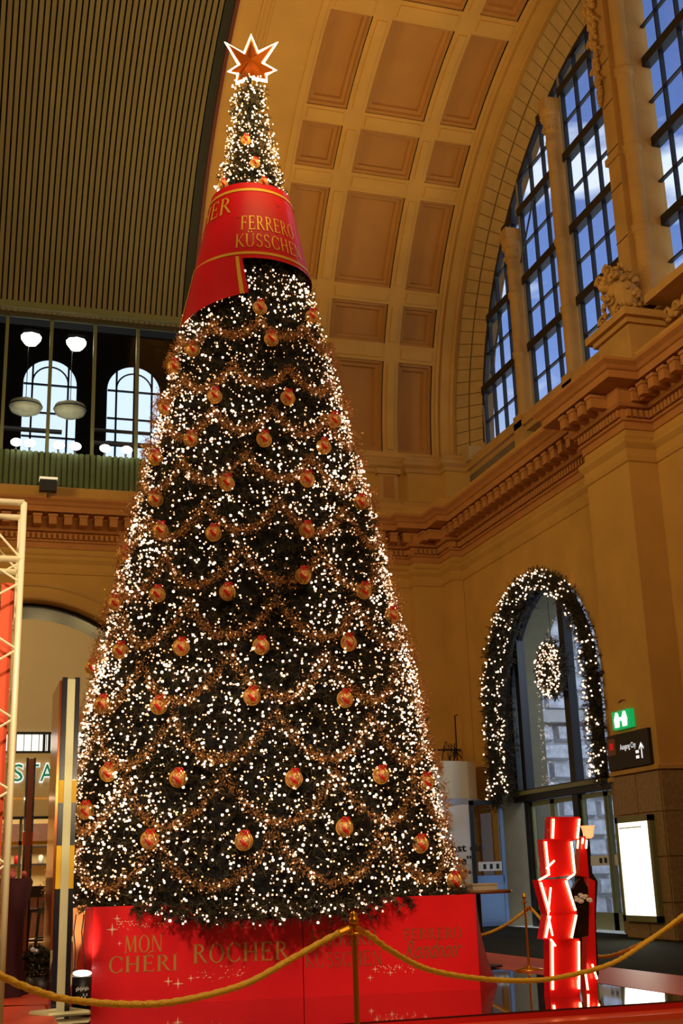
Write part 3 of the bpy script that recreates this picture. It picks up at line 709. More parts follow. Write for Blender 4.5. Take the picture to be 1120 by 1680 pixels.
def G(c):
    if c == 'M': return 1.12, seg(.15, 0, .2, 1, H)+seg(.22, 1, .55, .05, T)+seg(.55, .05, .88, 1, H)+seg(.92, 1, .97, 0, T)+ser(.15, 0)+ser(.97, 0)+ser(.18, 1)+ser(.92, 1)
    if c == 'O': return 1.0, arc(.5, .5, .45, .52, 0, 360, T, H)
    if c == 'N': return 1.0, seg(.16, 0, .16, 1, H)+seg(.18, 1, .82, 0, T)+seg(.84, 0, .84, 1, H)+ser(.16, 0)+ser(.14, 1)+ser(.84, 1)
    if c == 'C': return .92, arc(.5, .5, .45, .52, 42, 318, T, H)+seg(.82, .68, .84, .95, .05)+seg(.82, .32, .84, .05, .05)
    if c == 'H': return 1.0, stem(.2)+stem(.8)+seg(.2, .5, .8, .5, H)
    if c == 'E': return .8, stem(.2)+seg(.2, .97, .68, .97, H)+seg(.2, .52, .58, .52, H)+seg(.2, .03, .72, .03, H)+seg(.68, .8, .68, 1, .04)+seg(.72, 0, .74, .22, .04)+seg(.58, .42, .58, .62, .04)
    if c == 'R': return .9, stem(.2)+arc(.36, .75, .34, .25, -90, 90, T, H)+seg(.2, .97, .38, .97, H)+seg(.2, .53, .38, .53, H)+seg(.42, .52, .82, 0, T)+ser(.84, 0, .08)
    if c == 'I': return .4, stem(.2)
    if c == 'F': return .75, stem(.2)+seg(.2, .97, .68, .97, H)+seg(.2, .52, .58, .52, H)+seg(.68, .78, .68, 1, .04)+seg(.58, .42, .58, .62, .04)
    if c == 'K': return .92, stem(.2)+seg(.28, .45, .78, .98, H)+seg(.36, .55, .84, 0, T)+ser(.8, 1, .1)+ser(.86, 0, .08)
    if c in 'UÜ':
        g = seg(.2, .35, .2, 1, T)+seg(.82, .35, .82, 1, H)+arc(.51, .35, .36, .37, 180, 360, .11, H)+ser(.2, 1)+ser(.82, 1)
        if c == 'Ü': g += [[Vector((x, 1.1)), Vector((x+.13, 1.1)), Vector((x+.13, 1.23)), Vector((x, 1.23))] for x in (.3, .6)]
        return 1.0, g
    if c in 'É': w, g = G('E'); return w, g+seg(.4, 1.08, .56, 1.26, .08)
    if c == 'S': return .72, arc(.36, .74, .28, .28, 20, 250, .11, .07)+arc(.36, .26, .3, .28, -160, 90, .11, .07)+seg(.2, .62, .52, .42, .13)
    return .4, []
def word(s, track=.06):
    x = 0; o = []
    for i, c in enumerate(s):
        sc = 1.0
        w, g = G(c); o += [[Vector((v.x+x, v.y)) for v in p] for p in g]; x += w+track
    return x-track, o
def map_text(s, fn, x0, x1, y0, y1, name, m, par, firstbig=False):
    w, _ = word(s); x = 0
    for c in s:
        cw, g = G(c); mb = MB()
        for p in g: mb.poly([fn(x0+(x1-x0)*(v.x+x)/w, y0+(y1-y0)*v.y) for v in p])
        mb.obj('letter', m, par); x += cw+.06
def on_box(px, py):
    d = ray(px, py); nrm = inn; t = (A0-CAM).dot(nrm)/d.dot(nrm); P = CAM+d*t; return (P-A0).dot(dx), P.z
bf = lambda u, z: bx3(u, -.004, z)
def boxword(s, xa, ya, xb, yb, h, m=GOLDP):
    u0, z0 = on_box(xa, ya); u1, z1 = on_box(xb, yb); z = (z0+z1)/2; _, zt = on_box((xa+xb)/2, (ya+yb)/2-h)
    map_text(s, bf, u0, u1, z, zt, 'lettering', m, base)
boxword('MON', 203, 1563, 267, 1562, 28); boxword('CHÉRI', 177, 1597, 292, 1592, 27)
boxword('ROCHER', 315, 1580, 474, 1575, 31)
DIMG = mat('dim_gold_print', srgb(150, 76, 34), .5)
boxword('FERRERO', 510, 1553, 618, 1550, 27, DIMG); boxword('KÜSSCHEN', 500, 1587, 627, 1584, 24, DIMG)
boxword('FERRERO', 662, 1542, 758, 1539, 18, DIMG)
def font_mesh(txt, size=1, ext=0, off=0, shear=0):
    c = bpy.data.curves.new('t', 'FONT'); c.body = txt; c.size = size; c.extrude = ext; c.offset = off; c.shear = shear; c.resolution_u = 3
    o = bpy.data.objects.new('t', c); COL.objects.link(o); bpy.context.view_layer.update()
    me = bpy.data.meshes.new_from_object(o.evaluated_get(bpy.context.evaluated_depsgraph_get())); bpy.data.objects.remove(o)
    mb = MB(); mb.v = [tuple(v.co) for v in me.vertices]; mb.f = [tuple(p.vertices) for p in me.polygons]; return mb
def put_text(txt, origin, ex, ey, width, height, name, m, par, ext=0, off=0, shear=0, base_h=.7):
    mb = font_mesh(txt, 1, 0, off, shear); xs = [v[0] for v in mb.v]; ys = [v[1] for v in mb.v]
    x0, x1, y0, y1 = min(xs), max(xs), min(ys), max(ys)
    ex, ey, o = Vector(ex).normalized(), Vector(ey).normalized(), Vector(origin); ez = ex.cross(ey)
    q = MB(); q.v = [tuple(o+ex*((v[0]-x0)/(x1-x0)*width)+ey*((v[1]-y0)/(y1-y0)*height)+ez*.0) for v in mb.v]; q.f = mb.f
    if ext:
        n = len(q.v); f0 = list(q.f); q.v += [tuple(Vector(v)-ez*ext) for v in q.v[:n]]
        ed = {}
        for f in f0:
            for i in range(len(f)): a, b_ = f[i], f[(i+1) % len(f)]; k = (min(a, b_), max(a, b_)); ed[k] = ed.get(k, []) + [(a, b_)]
        q.f += [(a, b_, b_+n, a+n) for k, l in ed.items() if len(l) == 1 for (a, b_) in l]
    if len(txt) == 1: return q.obj(name, m, par)
    # one object per connected glyph
    n = len(q.v); lab = list(range(n))
    def fd(i):
        while lab[i] != i: lab[i] = lab[lab[i]]; i = lab[i]
        return i
    for f in q.f:
        for j in f[1:]: lab[fd(j)] = fd(f[0])
    grp = {}
    for f in q.f: grp.setdefault(fd(f[0]), []).append(f)
    for fs in grp.values():
        ids = sorted({i for f in fs for i in f}); mp_ = {i: k for k, i in enumerate(ids)}
        p = MB(); p.v = [q.v[i] for i in ids]; p.f = [tuple(mp_[i] for i in f) for f in fs]; p.obj('letter', m, par)
u0, z0 = on_box(664, 1574); u1, _ = on_box(758, 1570)
put_text('Rondnoir', bx3(u0, -.004, z0), dx, (0, 0, 1), u1-u0, .17, 'lettering', DIMG, base, shear=.5)
# printed sparkles
def star4(u, z, s):
    q = []
    for k in range(8):
        a = pi/2*(k/2); r = s if k % 2 == 0 else s*.16; q.append(bx3(u+r*cos(a), -.005, z+r*sin(a)))
    return q
for (px, py, s) in ((184, 1525, 9), (192, 1507, 6), (196, 1548, 4), (276, 1610, 7), (292, 1614, 8), (313, 1605, 5), (404, 1522, 3), (418, 1523, 3), (446, 1516, 3), (615, 1590, 5), (640, 1596, 5), (607, 1604, 5), (655, 1587, 4), (694, 1586, 4)):
    u, z = on_box(px, py); MB().poly(star4(u, z, s/150)).obj('sparkle', PALEP, base)
random.seed(9); q = MB()
for k in range(140):
    if k < 70: px, py = 190+random.random()*90, 1520-random.random()*12+random.gauss(0, 3)
    elif k < 110: px, py = 320+random.random()*80, 1606-(random.random()*18)+random.gauss(0, 3)
    else: px, py = 620+random.random()*60, 1596-random.random()*14
    u, z = on_box(px, py); s = random.uniform(.003, .007); q.poly([bx3(u+a*s, -.0045, z+c*s) for a, c in ((-1, 0), (0, -1), (1, 0), (0, 1))])
q.obj('glitter_print', PALEP, base, kind='stuff')

# ---------------- christmas tree
TX, TY = 3.25, 13.93
PROF = [(.80, 2.0), (.9, 2.2), (1.21, 2.23), (1.6, 2.14), (2.16, 2.05), (2.7, 1.98), (3.2, 1.90), (3.7, 1.80), (4.3, 1.67), (4.9, 1.54), (5.5, 1.43), (6.1, 1.29), (6.67, 1.16), (7.34, 1.01), (8.0, .86), (8.55, .73), (8.9, .65), (9.44, .54), (9.9, .45), (10.5, .33), (11.1, .25), (11.7, .19), (11.8, .05)]
PZ = [p[0] for p in PROF]; PR = [p[1] for p in PROF]
def RT(z): return float(np.interp(z, PZ, PR))
tree = empty('christmas_tree', (TX, TY, SZ), 'towering conical christmas tree of dark fir sprays rising from the red box', 'christmas tree')
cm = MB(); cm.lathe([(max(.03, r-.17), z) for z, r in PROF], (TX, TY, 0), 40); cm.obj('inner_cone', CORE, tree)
MB().lathe([(.14, SZ), (.14, 1.2)], (TX, TY, 0), 12).obj('trunk', WOODD, tree)
rng = np.random.default_rng(4)
def mesh_np(name, V, F, m):
    me = bpy.data.meshes.new(name); nf, k = F.shape
    me.vertices.add(len(V)); me.vertices.foreach_set('co', V.astype(np.float32).ravel())
    me.loops.add(nf*k); me.loops.foreach_set('vertex_index', F.astype(np.int32).ravel())
    me.polygons.add(nf); me.polygons.foreach_set('loop_start', np.arange(0, nf*k, k, dtype=np.int32))
    me.polygons.foreach_set('loop_total', np.full(nf, k, dtype=np.int32)); me.materials.append(m); me.update(calc_edges=True); return me
def needles(P, D, nn, ln, wd, spread=.9):
    """tufts: at each point P a twig along D with nn needle triangles"""
    M = len(P); P = np.repeat(P, nn, 0); D = np.repeat(D, nn, 0)
    t = rng.random((M*nn, 1)); Ls = np.repeat(np.random.default_rng(2).uniform(.7, 1.3, (M, 1)), nn, 0)
    b0 = P+D*t*Ls*ln*2.2
    rd = rng.normal(size=(M*nn, 3)); rd /= np.linalg.norm(rd, axis=1, keepdims=True)
    dr = D*.7+rd*spread; dr /= np.linalg.norm(dr, axis=1, keepdims=True)
    sd = np.cross(dr, rng.normal(size=(M*nn, 3))); sd /= np.linalg.norm(sd, axis=1, keepdims=True)
    V = np.stack([b0-sd*wd/2, b0+sd*wd/2, b0+dr*ln*rng.uniform(.6, 1.2, (M*nn, 1))], 1).reshape(-1, 3)
    return V, np.arange(len(V)).reshape(-1, 3)
def samp_cone(n, amin=-pi, amax=pi):
    z = []
    while len(z) < n:
        q = .85+rng.random(n)*10.9; r = np.interp(q, PZ, PR); z += list(q[rng.random(n) < r/2.25])
    z = np.array(z[:n]); return z, amin+(amax-amin)*rng.random(n)
aC = atan2(-TY, -TX)   # towards the viewer
M = 9500
z, a = samp_cone(M, aC-pi*.72, aC+pi*.72); R_ = np.interp(z, PZ, PR)-.13-rng.random(M)*.06+.05*np.sin(z*3+a*5)*0
P = np.stack([TX+R_*np.cos(a), TY+R_*np.sin(a), z], 1)
D = np.stack([np.cos(a), np.sin(a), rng.normal(-.25, .35, M)], 1)+rng.normal(0, .3, (M, 3)); D /= np.linalg.norm(D, axis=1, keepdims=True)
V, F = needles(P, D, 22, .075, .014)
# drooping skirt over the rim of the box
M2 = 700; a2 = aC+(rng.random(M2)-.5)*pi*1.3; drop = .0+.15/(1+np.exp((np.abs(a2-aC)-.40)*26))
z2 = .97-rng.random(M2)*drop+.05; R2 = 2.02+rng.random(M2)*.22
P2 = np.stack([TX+R2*np.cos(a2), TY+R2*np.sin(a2), z2], 1); D2 = np.stack([np.cos(a2)*.8, np.sin(a2)*.8, np.full(M2, -.4)], 1)+rng.normal(0, .25, (M2, 3)); D2 /= np.linalg.norm(D2, axis=1, keepdims=True)
V2, F2 = needles(P2, D2, 22, .075, .014)
me = mesh_np('foliage', np.concatenate([V, V2])-np.array([TX, TY, SZ]), np.concatenate([F, F2+len(V)]), NEEDLE)
fo = bpy.data.objects.new('foliage', me); COL.objects.link(fo); fo.parent = tree; fo['kind'] = 'stuff'

# fairy lights
def ico(r):
    t = (1+5**.5)/2; v = [(-1, t, 0), (1, t, 0), (-1, -t, 0), (1, -t, 0), (0, -1, t), (0, 1, t), (0, -1, -t), (0, 1, -t), (t, 0, -1), (t, 0, 1), (-t, 0, -1), (-t, 0, 1)]
    s = r/sqrt(1+t*t); v = [(a*s, b_*s, c*s) for a, b_, c in v]
    f = [(0, 11, 5), (0, 5, 1), (0, 1, 7), (0, 7, 10), (0, 10, 11), (1, 5, 9), (5, 11, 4), (11, 10, 2), (10, 7, 6), (7, 1, 8), (3, 9, 4), (3, 4, 2), (3, 2, 6), (3, 6, 8), (3, 8, 9), (4, 9, 5), (2, 4, 11), (6, 2, 10), (8, 6, 7), (9, 8, 1)]
    return v, f
IV, IF = ico(1.0); IVn, IFn = np.array(IV), np.array(IF)
_m = MB(); _m.add(IV, IF); bulb_me = _m.mesh('bulb', BULB, True)
def bulbs(pts, rads, root, nmax, stuffname='bulb_swarm'):
    order = sorted(range(len(pts)), key=lambda i: (Vector(pts[i])-CAM).length/rads[i])
    for i in order[:nmax]:
        inst('bulb', bulb_me, root, pts[i], scale=(rads[i],)*3)
    rest = order[nmax:]
    if rest:
        Pn = np.array([pts[i] for i in rest]); rn = np.array([rads[i] for i in rest])
        V = (Pn[:, None, :]+IVn[None]*rn[:, None, None]).reshape(-1, 3)-np.array(wloc(root)); F = (IFn[None]+np.arange(len(rest))[:, None, None]*12).reshape(-1, 3)
        o = bpy.data.objects.new(stuffname, mesh_np(stuffname, V, F, BULB)); COL.objects.link(o); o.parent = root; o['kind'] = 'stuff'
lights = empty('string_lights', (TX, TY, SZ), 'thousands of warm white fairy lights wound all over the tall tree', 'fairy lights')
pts, rads = [], []
zz_, aa_ = samp_cone(13500, aC-pi*.66, aC+pi*.66)
for z, a in zip(zz_, aa_):
    r = RT(z)
    d = noise.noise(Vector((cos(a)*r*1.5, sin(a)*r*1.5+7, z*1.15)))
    keep = .50+d*.75 if z < 8 else .75
    if rng.random() > keep or 8.5 < z < 9.86: continue
    if 7.9 < z < 8.6 and -1.3 < a-aC < -.2: continue
    rr = r+rng.uniform(-.06, .07); pts.append((TX+rr*cos(a), TY+rr*sin(a), z)); rads.append(float(.0085+.009*rng.random()**1.3))
for k in range(130):
    a = aC+(rng.random()-.5)*pi*1.1; dr_ = .0+.17/(1+math.exp((abs(a-aC)-.40)*26))
    pts.append((TX+2.25*cos(a), TY+2.25*sin(a), .95-rng.random()*dr_)); rads.append(float(rng.uniform(.009, .017)))
bulbs(pts, rads, lights, 300)
# dimmer amber bulbs nestled deeper between the sprays: too many and too small to pick apart
za_, ab_ = samp_cone(5200, aC-pi*.64, aC+pi*.64); keep_ = ~((za_ > 8.45) & (za_ < 9.9)); za_, ab_ = za_[keep_], ab_[keep_]
Ra = np.interp(za_, PZ, PR)-.02+rng.random(len(za_))*.06; ra_ = rng.uniform(.006, .012, len(za_))
Pn = np.stack([TX+Ra*np.cos(ab_), TY+Ra*np.sin(ab_), za_], 1)
V = (Pn[:, None, :]+IVn[None]*ra_[:, None, None]).reshape(-1, 3)-np.array([TX, TY, SZ]); F = (IFn[None]+np.arange(len(Pn))[:, None, None]*12).reshape(-1, 3)
o = bpy.data.objects.new('amber_bulbs', mesh_np('amber_bulbs', V, F, BULBA)); COL.objects.link(o); o.parent = lights; o['kind'] = 'stuff'

# tinsel garlands hanging in swags, row by row
rows_g = [(7.66, .24, 11, .0), (7.0, .28, 11, .5), (6.42, .32, 12, .1), (5.82, .36, 12, .55), (5.22, .38, 12, .1), (4.64, .42, 12, .6), (4.06, .44, 12, .2), (3.46, .50, 12, .7), (2.84, .50, 12, .25), (2.24, .52, 12, .72), (1.64, .50, 12, .3)]
ordn = ['highest', 'second highest', 'third highest', 'fourth highest', 'fifth highest', 'middle', 'fifth lowest', 'fourth lowest', 'third lowest', 'second lowest', 'lowest']
for (zp, sag, n, ph), od in zip(rows_g, ordn):
    g = empty('tinsel_garland', (TX, TY, zp), f'copper gold tinsel garland hung in swags round the tree, {od} of the rows', 'garland', 'tinsel garlands on the tree')
    path = []
    K = 420
    for i in range(K):
        a = 2*pi*i/K; t = (n*a/2/pi+ph) % 1; zq = zp-sag*(4*t*(1-t))**.9; rr = RT(zq)+.085
        path.append(Vector((TX+rr*cos(a), TY+rr*sin(a), zq)))
    path = [p for p in path if (p.x-TX)*cos(aC)+(p.y-TY)*sin(aC) > -.45*RT(zp)]
    Pn = np.array(path)
    Pn = np.repeat(Pn, 20, 0)+rng.normal(0, .018, (len(path)*20, 3)); Dn = rng.normal(size=Pn.shape); Dn /= np.linalg.norm(Dn, axis=1, keepdims=True)
    V, F = needles(Pn, Dn, 1, .03, .014)
    o = bpy.data.objects.new('tinsel', mesh_np('tinsel', V-np.array([TX, TY, zp]), F, TINSEL)); COL.objects.link(o); o.parent = g; o['kind'] = 'stuff'

# baubles : (px, py) on the tree surface
BA = [[(403, 230)], [(418, 268), (432, 300), (366, 303)], [(426, 505), (445, 557), (512, 520)], [(286, 602), (316, 574)], [(271, 670), (352, 650), (472, 653), (548, 690)],
      [(255, 752), (313, 721), (433, 721), (531, 733)], [(255, 819), (372, 793), (504, 787), (592, 825)], [(263, 870), (350, 875), (503, 870)],
      [(205, 910), (258, 975), (373, 972), (497, 945), (597, 970)], [(190, 990), (297, 1062), (428, 1060), (572, 1055), (643, 1010)],
      [(152, 1095), (197, 1068), (260, 1158), (413, 1143), (566, 1147)], [(168, 1155), (177, 1268), (292, 1277), (482, 1278), (625, 1272), (700, 1283)],
      [(140, 1330), (245, 1378), (400, 1380), (565, 1358), (690, 1385), (745, 1445)]]
rown = ['at the very top under the star', 'just above the red ribbon band', 'just below the red ribbon band', 'at the left edge under the ribbon tail', 'in the fifth row from the top', 'in the sixth row from the top', 'in the seventh row from the top', 'in the eighth row from the top', 'in the middle row', 'in the fifth row from the bottom', 'in the fourth row from the bottom', 'in the row second from the bottom', 'in the bottom row above the red box']
posn = ['leftmost', 'second from left', 'third from left', 'fourth from left', 'fifth from left', 'sixth from left']
def hit(px, py, off=.05):
    d = ray(px, py); lo, best = 9.0, None
    t = 9.0; gap = 1e9
    while t < 20:
        P = CAM+d*t; rr = hypot(P.x-TX, P.y-TY)-RT(P.z)-off
        if rr < gap: gap, best = rr, P.copy()
        if rr <= 0: return P
        t += .02
    return best
qb = MB(); qb.ball((0, 0, 0), .072, 14, 9); ball_me = qb.mesh('ball', BAUB, True)
qb = MB(); qb.lathe([(.02, .066), (.02, .095), (.0, .097)], (0, 0, 0), 10); cap_me = qb.mesh('cap', BRASS, True)
qb = MB()
for k in range(3):
    th = pi*k/3; qb.tube([(.076*cos(2*pi*i/18)*cos(th), .076*cos(2*pi*i/18)*sin(th), .076*sin(2*pi*i/18)) for i in range(18)], .006, 4, closed=True)
band_me = qb.mesh('band', GOLDT)
qb = MB()
for sg in (1, -1): qb.tube([(sg*.028*sin(pi*i/8)*1.2, -.045, .065+.022*sin(2*pi*i/8)) for i in range(9)], .009, 5)
qb.tube([(-.04, -.06, .01), (-.02, -.074, -.02), (.01, -.07, -.045)], .014, 6); bow_me = qb.mesh('bow', BAUBR)
for row, rn in zip(BA, rown):
    row = sorted(row)
    for i, (px, py) in enumerate(row):
        P = hit(px, py)
        where = '' if len(row) == 1 else (', rightmost' if i == len(row)-1 else ', '+posn[i])
        o = empty('bauble', P, f'gold bauble with red bow {rn}{where}', 'bauble', 'gold baubles on the tree')
        s = .85 if py < 400 else 1.12
        o.rotation_euler.z = 0
        for nm, me in (('ball', ball_me), ('cap', cap_me), ('band', band_me), ('bow', bow_me)): inst(nm, me, o, P, scale=(s, s, s))
# baubles get clusters of lights of their own through the string lights

# star on top
SP = ony(412, 100, TY*1.0); sd_ = (CAM-SP); sd_.z *= .5; ez = sd_.normalized(); ex = Vector((0, 0, 1)).cross(ez).normalized(); ey = ez.cross(ex)
star = empty('star_topper', SP, 'seven pointed golden tree star outlined in glowing white light tube', 'star')
spx = [(412, 58), (423, 86), (454, 70), (431, 103), (452, 116), (436, 122), (438, 133), (412, 128), (387, 136), (390, 121), (375, 118), (392, 106), (370, 70), (400, 88)]
def plane_pt(px, py):
    d = ray(px, py); t = (SP-CAM).dot(ez)/d.dot(ez); P = CAM+d*t; return P
op = [plane_pt(*p) for p in spx]
cen = SP+ez*.12
q = MB()
for i in range(len(op)): q.add([op[i], op[(i+1) % len(op)], cen], [(0, 1, 2)]); q.add([op[i], op[(i+1) % len(op)], SP-ez*.1], [(1, 0, 2)])
q.obj('star_body', mat('star_copper', srgb(170, 84, 22), .25, .8, emit=srgb(150, 60, 10), estr=.12), star)
MB().tube(op, .023, 6, closed=True).obj('light_tube', STARL, star)
MB().tube([SP-ez*.12-ey*.0, SP-ez*.12-ey*.5], .02, 6).obj('mount', BRASS, star)

# ribbon banner wrapped round the tree
ban = empty('ribbon_banner', (TX, TY, 9.4), 'wide red ribbon with gold lettering wrapped round the upper tree', 'ribbon banner')
def bs(ang, z, off=.05):
    r = (RT(z)+off)*(1+.0*ang); a = aC+ang; return (TX+r*cos(a), TY+r*sin(a), z)
ZT, ZB = 9.83, 8.60
def band(z0, z1, a0, a1, off, m, nm, nz=4, na=60, par=ban):
    q = MB()
    for i in range(na+1):
        for j in range(nz+1): q.v.append(bs(a0+(a1-a0)*i/na, z0+(z1-z0)*j/nz, off))
    for i in range(na):
        for j in range(nz): q.f.append((i*(nz+1)+j, (i+1)*(nz+1)+j, (i+1)*(nz+1)+j+1, i*(nz+1)+j+1))
    return q.obj(nm, m, par, True)
band(ZB, ZT, -pi, pi, .07, REDC, 'ribbon', 8, 80)
band(ZB+.06, ZB+.10, -pi, pi, .078, GOLDT, 'gold_line', 1, 80)
band(ZT-.14, ZT-.10, -pi, pi, .078, GOLDT, 'gold_line', 1, 80)
# tail : angle increases to the right in the picture
def tailpt(u, v, off=.10):   # u 0..1 left-right, v 0..1 top-bottom
    ang = -1.12+u*.98+.10*u*v; zz = 8.64-.04*u-v*(.86-.30*u); return bs(ang, zz, off+.03*sin(u*3))
q = MB(); nn = 10
for i in range(nn+1):
    for j in range(nn+1): q.v.append(tailpt(i/nn, j/nn))
for i in range(nn):
    for j in range(nn): q.f.append((i*(nn+1)+j, (i+1)*(nn+1)+j, (i+1)*(nn+1)+j+1, i*(nn+1)+j+1))
q.obj('tail', REDC, ban, True, label='loose ribbon tail hanging at the left')
for (ua, ub) in ((.9, .95), (.04, .07)):
    q = MB()
    for j in range(nn+1): q.v += [tailpt(ua, j/nn, .112), tailpt(ub, j/nn, .112)]
    for j in range(nn): q.f.append((2*j, 2*j+1, 2*j+3, 2*j+2))
    q.obj('gold_line', GOLDT, ban)
tf = lambda u, z: bs(u, z, .083)
map_text('ROCHER', tf, -2.35, -.42, 9.36, 9.62, 'lettering', GOLDT, ban)
map_text('FERRERO', tf, -.20, .92, 9.05, 9.27, 'lettering', GOLDT, ban)
map_text('KÜSSCHEN', tf, -.28, 1.02, 8.77, 8.98, 'lettering', GOLDT, ban)

# ---------------- rope barrier
def stanchion(x, y, z0, z1, label):
    o = empty('rope_post', (x, y, z0), label, 'rope post', 'brass rope posts')
    MB().lathe([(0, 0), (.16, 0), (.16, .015), (.06, .035), (.02, .05)], (x, y, z0), 24).obj('base_plate', BRASS, o, True)
    MB().lathe([(.014, .03), (.014, z1-z0-.05)], (x, y, z0), 14).obj('pole', BRASS, o, True)
    MB().lathe([(.014, -.06), (.024, -.055), (.024, -.03), (.016, -.025), (.022, -.01), (.0, .008)], (x, y, z1), 14).obj('finial', BRASS, o, True)
    MB().tube([(x+.032*cos(2*pi*i/14), y+.032*sin(2*pi*i/14), z1-.10) for i in range(14)], .006, 5, closed=True).obj('ring', BRASS, o)
    return o
stanchion(1.885, 6.0, 0, 1.03, 'nearest brass rope post, in front of the red box')
P2p = onz(868, 1592, SZ)
stanchion(P2p.x, P2p.y, SZ, ony(868, 1465, P2p.y).z, 'farther brass rope post on the right, behind the stage near the doors')
def smooth_path(C, n=90):
    out_ = []; m = len(C)
    for i in range(m-1):
        p0, p1, p2, p3 = C[max(i-1, 0)], C[i], C[i+1], C[min(i+2, m-1)]
        for k in range(n//m):
            t = k/(n//m); out_.append(.5*((2*p1)+(-p0+p2)*t+(2*p0-5*p1+4*p2-p3)*t*t+(-p0+3*p1-3*p2+p3)*t**3))
    return out_+[C[-1]]
def rope(ctrl, r, label, n=150, m=ROPE):
    pts = smooth_path([Vector(c) for c in ctrl], n); o = empty('barrier_rope', pts[len(pts)//2], label, 'rope', 'gold barrier ropes')
    MB().tube(pts, r, 12, 3, 90).obj('cord', m, o, True)
    for e in ((pts[0], pts[2]), (pts[-1], pts[-3])):
        d = (e[1]-e[0]).normalized(); MB().tube([e[0]-d*.03, e[0], e[0]+d*.05], [.008, r*1.35, r*1.3], 8).obj('end_hook', BRASS, o)
    return o
LR = [(572, 1524, 6.0), (545, 1536, 6.0), (480, 1572, 5.95), (400, 1615, 5.9), (300, 1641, 5.8), (220, 1648, 5.7), (120, 1641, 5.6), (60, 1626, 5.5), (0, 1600, 5.4), (-80, 1555, 5.3), (-170, 1500, 5.2)]
rope([ony(*p) for p in LR], .0145, 'gold rope sagging from the nearest post to the left edge')
RR = [(586, 1524, 6.0), (610, 1537, 6.1), (640, 1559, 6.2), (700, 1590, 6.45), (780, 1605, 6.8), (860, 1609, 7.1), (920, 1603, 7.35), (1000, 1582, 7.7), (1060, 1546, 7.9), (1120, 1502, 8.1), (1180, 1455, 8.3)]
rope([ony(*p) for p in RR], .0145, 'gold rope sagging from the nearest post to the right edge')
FY = P2p.y
rope([ony(866, 1490, FY), ony(850, 1503, FY+.1), ony(830, 1517, FY+.3), ony(800, 1531, FY+.6), ony(770, 1537, FY+.9), ony(740, 1536, FY+1.2), ony(700, 1520, FY+1.6)], .017, 'gold rope from the farther post running left behind the red box')
rope([ony(870, 1490, FY), ony(884, 1505, FY-.2), ony(900, 1528, FY-.5), ony(930, 1556, FY-1.0), ony(970, 1568, FY-1.6), ony(1005, 1567, FY-2.2), ony(1050, 1549, FY-3.0), ony(1090, 1525, FY-3.6), ony(1120, 1505, FY-4.0), ony(1170, 1465, FY-4.6)], .017, 'gold rope from the farther post passing behind the neon display')

# ---------------- neon display
DP = onz(926, 1636, SZ)
dis = empty('neon_display', DP, 'tall red faceted display stand edged with glowing orange neon tubes', 'display stand')
DY = DP.y
def dpt(px, py, dy=0): return ony(px, py, DY+dy)
NEONR = mat('display_red', srgb(222, 18, 24), .35, emit=srgb(200, 0, 6), estr=.12, coat=.3)
facets = [((903, 1340), (951, 1340), (948, 1378), (902, 1378), .06), ((890, 1377), (938, 1377), (944, 1436), (896, 1440), 0), ((882, 1444), (929, 1441), (946, 1497), (897, 1499), -.03), ((897, 1499), (946, 1497), (938, 1541), (890, 1541), -.02), ((901, 1540), (950, 1540), (951, 1638), (902, 1640), .05)]
tubes = [(0, 3), (1, 2)]
for (a, b_, c, d, dy) in facets:
    A, B_, C_, D_ = dpt(*a, dy), dpt(*b_, dy), dpt(*c, dy), dpt(*d, dy)
    q = MB(); q.extr([A, B_, C_, D_], (0, .12, 0)); pn = q.obj('red_facet', NEONR, dis)
    k = .94 if d[1] < 1600 else .84
    for (s, e) in ((A, D_), (B_, C_)):
        off = Vector((.018 if s is A else -.018, -.02, 0))
        MB().tube([s+off-Vector((0, 0, .02)), s+off+(e-s)*k], .011, 8).obj('neon_tube', NEON, dis)
for (p, q_, dy) in (((898, 1436), (884, 1444), -.05), ((942, 1434), (930, 1442), -.05), ((896, 1425), (909, 1412), -.06), ((899, 1500), (903, 1456), -.09), ((899, 1502), (906, 1535), -.09), ((903, 1541), (911, 1552), -.03), ((948, 1378), (947, 1392), .1)):
    MB().tube([dpt(*p, dy), dpt(*q_, dy)], .009, 8).obj('neon_tube', NEON, dis)
# second board set behind at the right, seen edge on
side = [((953, 1372), (960, 1372), (966, 1440), (949, 1436)), ((966, 1440), (976, 1446), (975, 1500), (964, 1500)), ((964, 1500), (975, 1500), (980, 1638), (960, 1640))]
for (a, b_, c, d) in side: MB().extr([dpt(*p, .35) for p in (a, b_, c, d)], (.05, .2, 0)).obj('side_facet', NEONR, dis)
q = MB(); q.extr([dpt(x, y, .62) for (x, y) in ((960, 1374), (966, 1374), (970, 1430), (980, 1446), (977, 1510), (982, 1600), (954, 1600), (946, 1520), (946, 1420), (953, 1400))], (0, .05, 0)); q.obj('back_board', BLACKM, dis)
for (a, b_, dy) in (((962, 1378), (961, 1392), .3), ((956, 1375), (955, 1384), .3), ((960, 1596), (964, 1624), .3), ((971, 1582), (979, 1606), .3), ((948, 1608), (949, 1622), .0)):
    MB().tube([dpt(*a, dy), dpt(*b_, dy)], .010, 8).obj('neon_tube', NEON, dis)
bt = MB(); bt.extr([dpt(x, y, .30) for (x, y) in ((953, 1441), (957, 1444), (964, 1456), (966, 1480), (965, 1535), (946, 1540), (944, 1480), (940, 1458), (947, 1446))], (0, .05, 0))
bt.obj('bottle_cutout', mat('dark_bottle', srgb(24, 10, 8), .2), dis, label='dark bottle shaped cutout')
q = MB(); random.seed(2)
for k in range(16): p = dpt(944+random.random()*24, 1466+random.random()*13, .27); q.ball(p, random.uniform(.012, .026), 7, 5, (1.4, .6, .8))
q.obj('white_decor', WHITE, dis)
lp = dpt(965, 1372, .4)
